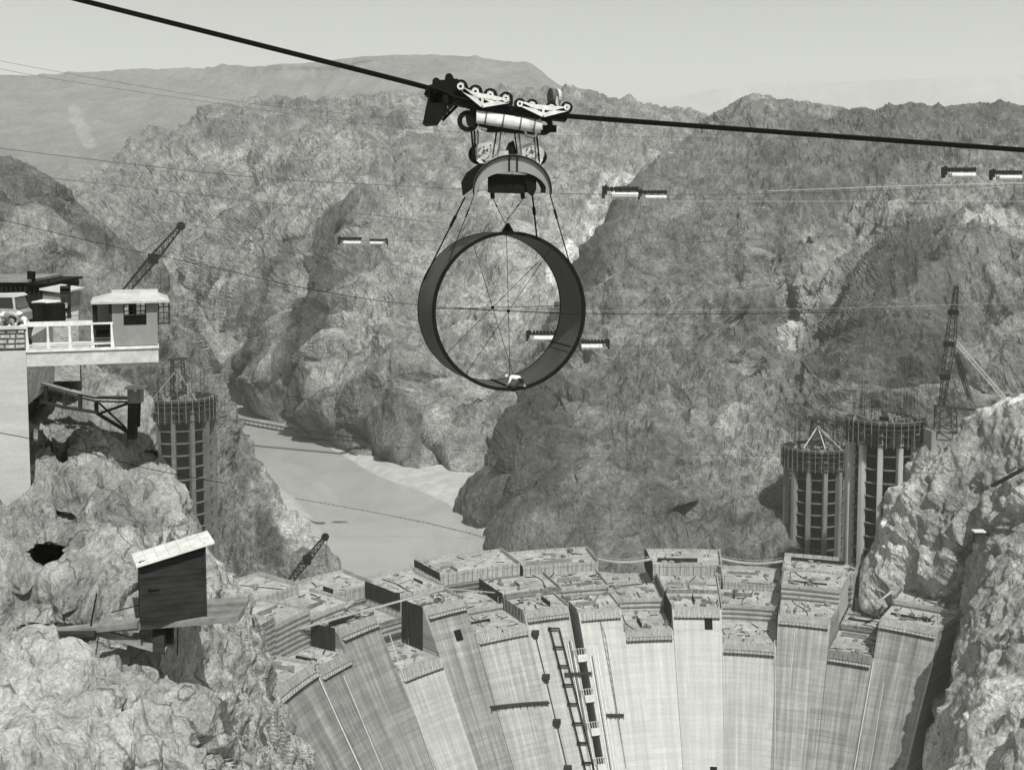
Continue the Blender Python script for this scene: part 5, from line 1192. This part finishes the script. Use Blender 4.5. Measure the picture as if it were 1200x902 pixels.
for i, (x, lb) in enumerate(((44, 'dark round drum in front of the booth, left one'), (65, 'dark round drum right of the booth, by the lean-to'))):
    c = P(x, 370, 65.8); o = MB(c); o.tube([(c.x, c.y, zt0), (c.x, c.y, zt0 + .12), (c.x, c.y, zt0 + .95), (c.x, c.y, zt0 + 1.0)], [.42, .5, .5, .42], 16); o = o.build('drum', M['steel']); o.location = c; tag(o, lb, 'drum', 'dark drums by the booth')
# parked car, nose to the parapet, mostly cut by the frame edge
t = thing('parked_car', P(2, 375, 62), 'light coloured old sedan parked behind the people, cut by the left edge', 'car'); O = Vector(t.location); O.z = zt0; t.location.z = zt0
def CP(x, y, z): return Vector((O.x + x, O.y + y, zt0 + z))
m_ = MB(O)
prof = [(-2.0, .55), (-2.05, .95), (-1.1, 1.15), (-.95, 1.2), (.95, 1.2), (1.1, .95), (1.15, .55)]
body = [(-2.1, .5), (-2.1, .95), (-1.9, 1.08), (-.7, 1.15), (1.0, 1.12), (1.2, .9), (1.2, .5)]
m_.prism([CP(x, -.8, z) for x, z in body], (0, 1.6, 0)); m_.build('body', M['car_paint'], t)
m_ = MB(O); m_.prism([CP(x, -.72, z) for x, z in ((-.75, 1.14), (-.62, 1.66), (.85, 1.7), (1.08, 1.12))], (0, 1.44, 0)); m_.build('cabin', M['glass'], t)
m_ = MB(O); m_.prism([CP(x, -.78, z) for x, z in ((-.75, 1.64), (-.55, 1.76), (.85, 1.8), (1.02, 1.68))], (0, 1.56, 0)); 
for x in (-.7, .1, .95): m_.bar(CP(x, -.75, 1.12), CP(x * .95, -.75, 1.68), .09)
m_.build('roof', M['offwhite'], t)
for x in (-1.5, .75):
    for y in (-.8, .8):
        w_ = MB(O); w_.ringo(CP(x, y, .38), (0, 1, 0), .24, .38, .16, 16); w_ = w_.build('wheel', M['steel'], t); h_ = MB(O); h_.disc(CP(x, y, .38), (0, 1, 0), .22, .1, 12); h_.build('hubcap', M['car_paint'], w_)
    m_ = MB(O); m_.tube([CP(x - .55, -.78, .55), CP(x - .3, -.82, .85), CP(x, -.84, .92), CP(x + .3, -.82, .85), CP(x + .55, -.78, .55)], .13, 8); m_.build('fender', M['car_paint'], t)

PIV = Vector((L(100, 400).x, YL, 0)); AL = R_(16.5)
for o_ in (bpy.data.objects['concrete_pillar'], pw, sl_, rl, cb):
    v_ = Matrix.Rotation(AL, 3, 'Z') @ (o_.location - PIV); o_.location = v_ + PIV; o_.rotation_euler = (0, 0, AL if o_.name != 'concrete_pillar' else R_(22))
# ------------------------------------------------------------------ trestle walk and sentry post below the balcony
t = thing('trestle_walk', P(100, 470, 66), 'dark timber trestle walk descending from the pier to the small post', 'walkway'); O = t.location
m_ = MB(O)
tp = [(38, 446, 62), (80, 458, 62), (112, 465, 61.5), (150, 466, 61.5)]
for a, b in zip(tp[:-1], tp[1:]):
    A_, B_ = P(*a), P(*b); m_.bar(A_, B_, .6, .08); 
m_.build('deck', M['wood_grey'], t)
hr = MB(O)
for a, b in zip(tp[:-1], tp[1:]):
    for h in (.0, .16): hr.bar(P(a[0], a[1] + 5, a[2] - .55) + Vector((0, 0, h)), P(b[0], b[1] + 5, b[2] - .55) + Vector((0, 0, h)), .05, .07)
hr.build('side_rail', M['wood_dark'], t)
for (x, y0, y1) in ((54, 452, 472), (76, 460, 478), (94, 463, 480), (113, 470, 484)):
    q = MB(O); q.bar(P(x, y0, 61.3), P(x, y1, 61.3), .16); q.build('leg', M['wood_dark'], t)
q = MB(O); q.bar(P(38, 468, 61.2), P(75, 477, 61.2), .14); q.bar(P(75, 477, 61.2), P(112, 483, 61.2), .14); q.bar(P(112, 483, 61.2), P(150, 506, 61), .14); q.bar(P(118, 484, 61.2), P(152, 472, 61.2), .12); q.bar(P(116, 472, 61.2), P(148, 502, 61.2), .08); q.build('brace', M['wood_dark'], t)
t = thing('sentry_post', P(159, 510, 61), 'small capped timber post hut at the end of the trestle walk', 'post'); O = t.location
q = MB(O); q.box(P(159, 463, 61.2), (.62, .6, .7)); q.build('hut', M['wood_grey'], t); q = MB(O); q.box(P(159, 453.5, 61.2), (.85, .8, .1)); q.build('cap', M['offwhite'], t)
q = MB(O); q.box(P(158.5, 457, 60.88), (.12, .02, .16)); q.build('notice', M['white'], t)
q = MB(O); q.bar(P(156, 470, 61.2), P(155, 514, 61.2), .4, .4); q.bar(P(163, 470, 61.4), P(162, 500, 61.4), .15); q.build('post', M['wood_dark'], t)

# ------------------------------------------------------------------ plank shack on its outrigger platform
YS = 45.0
def Q(px, py, dy=0.0): p = P(px, py, YS); return Vector((p.x, p.y + dy, p.z))
t = thing('plank_shack', Q(203, 730), 'dark plank shack with white slanting roof perched over the edge', 'shack'); O = t.location
xL, xR, zB = Q(165, 690).x, Q(241, 690).x, Q(0, 728).z
def ztop(x): return Q(0, 655 - (x - xL) / (xR - xL) * 17).z
nb_ = 11; Hb = (Q(0, 655).z - zB) / nb_
for i in range(nb_ + 1):
    z0 = zB + i * Hb + .006; z1 = zB + (i + 1) * Hb - .006; y = YS + random.uniform(-.012, .012)
    xl = xL
    if z1 > ztop(xL): 
        z1l = min(z1, ztop(xL)); z1r = min(z1, ztop(xR))
        if z0 >= ztop(xL): xl = xL + (z0 - ztop(xL)) / (ztop(xR) - ztop(xL)) * (xR - xL); z1l = z0 + .01
    else: z1l = z1r = z1
    if z0 > ztop(xR) - .03: continue
    q = MB(O); q.prism([(xl, y, z0), (xR, y, z0), (xR, y, z1r), (xl, y, z1l)], (0, .05, 0)); q.build('plank', M['wood_dark'], t)
q = MB(O); q.prism([(xL + .01, YS + .06, zB), (xR - .01, YS + .06, zB), (xR - .01, YS + .06, ztop(xR) - .02), (xL + .01, YS + .06, ztop(xL) - .02)], (0, 1.1, 0)); q.build('back_walls', M['wood_dark'], t)
q = MB(O)
for x in (xL + .04, xR - .04): q.bar((x, YS - .04, zB), (x, YS - .04, ztop(x)), .08, .05)
q.each('corner_post', M['wood_dark'], t)
q = MB(O); q.box((xL + .5, YS - .04, zB + 1.25), (.4, .03, .03)); q.box((xL + .35, YS - .04, zB + 1.25), (.06, .06, .12)); q.build('latch', M['steel'], t)
rL, rR = Q(160, 690).x, Q(250.5, 690).x; zl, zrr = Q(0, 659).z, Q(0, 638.5).z; rise = .02
q = MB(O); A_ = [(rL + .05, YS - .3, zl), (rR, YS - .3, zrr), (rR - .1, YS + 1.3, zrr + rise), (rL - .05, YS + 1.3, zl + rise)]
u_ = Vector((0, 0, .07)); q.hexa([Vector(a) for a in A_] + [Vector(a) + u_ for a in A_])
q.build('roof', M['white'], t)
q = MB(O)
for k in range(1, 7):
    a = Vector(A_[0]).lerp(Vector(A_[1]), k / 7) + u_; b = Vector(A_[3]).lerp(Vector(A_[2]), k / 7) + u_; q.bar(a + Vector((0, 0, .002)), b + Vector((0, 0, .002)), .02, .012)
q.build('roof_batten', M['offwhite'], t)
t = thing('outrigger_platform', Q(185, 735), 'rough timber outrigger platform propped on the rock under the shack', 'platform'); O = t.location
pieces = [((58, 742, .1), (162, 731, .1), .5, .2), ((110, 739, .4), (279, 726, .4), .7, .22), ((160, 729, 1.6), (279, 723, 1.8), .7, .16), ((160, 729, .9), (279, 725, .9), .5, .18)]
for a, b, w_, h_ in pieces: q = MB(O); q.bar(Q(*a), Q(*b), w_, h_); q.build('plank', M['wood_grey'], t)
q = MB(O); q.tube([Q(60, 741, -.2), Q(80, 742, -.3), Q(115, 741, -.3)], [.14, .2, .18], 8); q.build('log', M['wood_dark'], t)
q = MB(O); q.bar(Q(183, 732, .5), Q(183, 770, .5), .42, .42); q.bar(Q(191, 732, .8), Q(191, 765, .8), .3); q.build('post', M['wood_dark'], t)
q = MB(O); q.bar(Q(112, 742, .2), Q(190, 768, .5), .2, .26); q.build('brace', M['wood_grey'], t)
q = MB(O); q.bar(Q(120, 728, 1.0), Q(165, 716, 1.0), .03); q.tube([Q(207, 734, .2), Q(206, 770, .2)], .02, 4); q.tube([Q(106, 735, 0), Q(108, 700, .5)], .03, 4); q.build('wire', M['steel'], t)

v_ = Matrix.Rotation(R_(19), 3, 'Z'); bpy.data.objects['plank_shack'].rotation_euler = (0, 0, R_(19))
# ------------------------------------------------------------------ people
def skin_mesh(name, verts, edges, rad, mat, parent, sub=1, root=0):
    me = bpy.data.meshes.new(name); me.from_pydata(verts, edges, []); me.materials.append(mat)
    o = link(name, me, None, parent); o.modifiers.new('skin', 'SKIN')
    sv = me.skin_vertices[0].data
    for i, r in enumerate(rad): sv[i].radius = (r, r); sv[i].use_root = (i == root)
    m2 = o.modifiers.new('sub', 'SUBSURF'); m2.levels = sub; m2.render_levels = sub
    dg = bpy.context.evaluated_depsgraph_get(); ev = o.evaluated_get(dg); nm = bpy.data.meshes.new_from_object(ev)
    o.modifiers.clear(); o.data = nm; nm.name = name
    nm.polygons.foreach_set('use_smooth', [True] * len(nm.polygons)); return o
POSES = {  # joints: pelvis, chest, neck, head, crown | L hip knee ankle toe | R | L shoulder elbow wrist hand | R ; x right, y forward, z up
 'stand': dict(pel=(0, 0, .95), che=(0, .02, 1.3), nec=(0, .02, 1.48), hea=(0, .04, 1.62), cro=(0, .03, 1.74), lk=(-.1, .03, .5), la=(-.11, 0, .07), lt=(-.12, .16, .03), rk=(.1, .03, .5), ra=(.12, -.03, .07), rt=(.13, .13, .03),
               le=(-.27, 0, 1.13), lw=(-.27, .1, .9), re=(.27, -.02, 1.13), rw=(.25, .14, .93)),
 'lean': dict(pel=(0, -.18, .95), che=(0, .08, 1.24), nec=(0, .2, 1.38), hea=(0, .28, 1.48), cro=(0, .32, 1.59), lk=(-.1, -.12, .5), la=(-.11, -.2, .07), lt=(-.12, -.04, .03), rk=(.1, -.1, .5), ra=(.12, -.26, .07), rt=(.13, -.1, .03),
               le=(-.3, .22, 1.05), lw=(-.14, .4, 1.03), re=(.3, .22, 1.05), rw=(.14, .4, 1.03)),
 'kneel': dict(pel=(0, -.2, .42), che=(0, .2, .5), nec=(0, .38, .52), hea=(0, .5, .5), cro=(0, .6, .54), lk=(-.12, .05, .09), la=(-.13, -.38, .08), lt=(-.13, -.5, .05), rk=(.12, .08, .09), ra=(.13, -.36, .08), rt=(.13, -.48, .05),
               le=(-.26, .36, .28), lw=(-.18, .5, .08), re=(.26, .36, .28), rw=(.18, .52, .08)),
 'crouch': dict(pel=(0, -.1, .42), che=(0, .16, .72), nec=(0, .3, .84), hea=(0, .4, .9), cro=(0, .46, 1.0), lk=(-.16, .32, .52), la=(-.14, .02, .07), lt=(-.15, .18, .03), rk=(.16, .3, .5), ra=(.14, .0, .07), rt=(.15, .16, .03),
               le=(-.28, .38, .56), lw=(-.16, .52, .34), re=(.28, .38, .56), rw=(.16, .52, .32))}
PROTO = {}
def person(loc, pose, rz, label, shirt='shirt_white', group=None, hat=True, scale=1.0):
    key = (pose, shirt, hat)
    if key not in PROTO:
        p = POSES[pose]; t = thing('person', (0, 0, 0), label, 'person')
        def sh(s): c = p['che']; return (c[0] + .19 * s, c[1] + (p['nec'][1] - c[1]) * .6, c[2] + (p['nec'][2] - c[2]) * .55)
        def hp(s): c = p['pel']; return (c[0] + .1 * s, c[1], c[2] - .06)
        V = [p['pel'], p['che'], p['nec'], p['hea'], p['cro'], hp(-1), p['lk'], p['la'], p['lt'], hp(1), p['rk'], p['ra'], p['rt'], sh(-1), p['le'], p['lw'], sh(1), p['re'], p['rw']]
        E_ = [(0, 1), (1, 2), (2, 3), (3, 4), (0, 5), (5, 6), (6, 7), (7, 8), (0, 9), (9, 10), (10, 11), (11, 12), (1, 13), (13, 14), (14, 15), (1, 16), (16, 17), (17, 18)]
        rad = [.13, .15, .06, .105, .07, .09, .06, .045, .04, .09, .06, .045, .04, .06, .045, .032, .06, .045, .032]
        for b, (e, w_) in enumerate(((14, 15), (17, 18))):         # hand: palm and five fingers from the wrist
            W_ = Vector(V[w_]); d = (W_ - Vector(V[e])).normalized(); s = d.cross(Vector((0, 0, 1))); s = s.normalized() if s.length > .1 else Vector((1, 0, 0))
            V.append(tuple(W_ + d * .08)); rad.append(.03); pi_ = len(V) - 1; E_.append((w_, pi_))
            for f_ in range(5):
                o_ = s * (.028 * (f_ - 1.8)); L_ = (.05, .085, .095, .088, .07)[f_]; V.append(tuple(W_ + d * (.1 if f_ else .04) + o_)); rad.append(.011); V.append(tuple(W_ + d * (.1 + L_) + o_ * 1.1 + Vector((0, 0, -.02)))); rad.append(.009)
                E_ += [(pi_, len(V) - 2), (len(V) - 2, len(V) - 1)]
        skin_mesh('body', V, E_, rad, M['skin'], t, 1)
        skin_mesh('shirt', [V[0], V[1], V[2], V[13], V[14], V[15], V[16], V[17], V[18]], [(0, 1), (1, 2), (1, 3), (3, 4), (4, 5), (1, 6), (6, 7), (7, 8)], [.155, .18, .08, .085, .062, .045, .085, .062, .045], M[shirt], t, 1)
        skin_mesh('trousers', [V[0], V[5], V[6], V[7], V[9], V[10], V[11]], [(0, 1), (1, 2), (2, 3), (0, 4), (4, 5), (5, 6)], [.15, .115, .085, .07, .115, .085, .07], M['trousers'], t, 1)
        hd, cr = Vector(p['hea']), Vector(p['cro']); up = (cr - hd).normalized()
        q = MB(); q.ringo(hd + up * .06, up, .04, .165, .02, 16); q.tube([hd + up * .05, hd + up * .12, hd + up * .17], [.115, .105, .06], 12); q.build('hat', M['white' if hat else 'shirt_grey'], t)
        fc = MB(); fw = Vector((0, 1, 0)) - up * up.y; fw.normalize(); sd_ = fw.cross(up)
        fc.tube([hd + fw * .09, hd + fw * .125 - up * .02], [.018, .012], 6); fc.build('nose', M['skin'], t)
        PROTO[key] = t
    else: t = copy_tree(PROTO[key]); 
    t['label'] = label
    if group: t['group'] = group
    t.location = loc; t.rotation_euler = (0, 0, rz); t.scale = (scale,) * 3; return t
def par(px, ph_): return Vector((P(px, 370, 55.0).x, 55.0, zdeck - .12 + ph_ * .4))
person(par(3, .1) + Vector((0, 0, 0)), 'lean', R_(-150), 'person in white shirt leaning on the stone parapet at the very left edge', group='onlookers at the parapet')
person(par(12, .0), 'lean', R_(170), 'person in grey bent over the parapet between the two white shirts', 'shirt_grey', 'onlookers at the parapet', False)
person(par(29, .18), 'lean', R_(150), 'person in white shirt and pale hat at the parapet beside the railing post', group='onlookers at the parapet')
# worker inside the ring
wp_ = ringc + rot @ Vector((.45, .3, -RR + .1)); person(wp_, 'kneel', R_(75), 'worker in white shirt crouching inside the bottom of the hanging ring')
# crew on the dam
crew = [(7, .5, 118, 'stand', 'worker standing on the pour right of the pipe slot'), (6, .3, 116, 'stand', 'worker on the column head left of the slot, left of the other man'), (6, .6, 120, 'crouch', 'worker bent down on the column head left of the slot'),
        (4, .5, 118, 'stand', 'worker on the high column above the square gallery opening'), (8, .5, 108, 'stand', 'worker on the low wide bay right of the slot'), (10, .4, 106, 'stand', 'worker on the lowest bay between two tall right columns'),
        (11, .5, 118, 'stand', 'worker on top of the tall column in front of the right towers'), (12, .5, 106, 'crouch', 'worker bent over in the second bay from the right abutment'), (2, .5, 119, 'stand', 'worker on the third column from the left rock'), (13, .4, 118, 'stand', 'worker on the last column against the right rock')]
for k, u, r, pose, lb in crew:
    ph = PH[k] + (PH[k + 1] - PH[k]) * u
    if k == 6: ph = PH[6] + (-.322 - PH[6]) * u
    person(pol(ph, r, ZT - tops1[k]), pose, random.uniform(0, 6.2), lb, 'shirt_white' if r % 4 else 'shirt_grey', 'workers on the dam', scale=1.05)
for rec, u, lb in ((third[3], .9, 'worker at the joint of the two upstream blocks'), (third[6], .35, 'worker on the middle upstream block, left'), (third[6], .8, 'worker on the middle upstream block, right')):
    z, a, b = rec[4:]; person(pol(a + (b - a) * u, R2 + 12, z), 'stand', 1.0, lb, 'shirt_white', 'workers on the dam', scale=1.05)

# ------------------------------------------------------------------ haze
hz = MB(); hz.box((0, 5000, (1000 - 216.5) / 2), (13000, 11000, 1216.5))
me = hz.build('haze', None if False else M['dark']); me.data.materials.clear()
hm = bpy.data.materials.new('haze'); hm.use_nodes = True; n = hm.node_tree; n.nodes.clear()
out = n.nodes.new('ShaderNodeOutputMaterial'); pv = n.nodes.new('ShaderNodeVolumePrincipled'); pv.inputs['Color'].default_value = (.97, .985, .95, 1); pv.inputs['Density'].default_value = 1.1e-4
n.links.new(pv.outputs[0], out.inputs['Volume']); me.data.materials.append(hm); tag(me, 'thin pale dusty air filling the canyon', 'haze', kind='stuff')
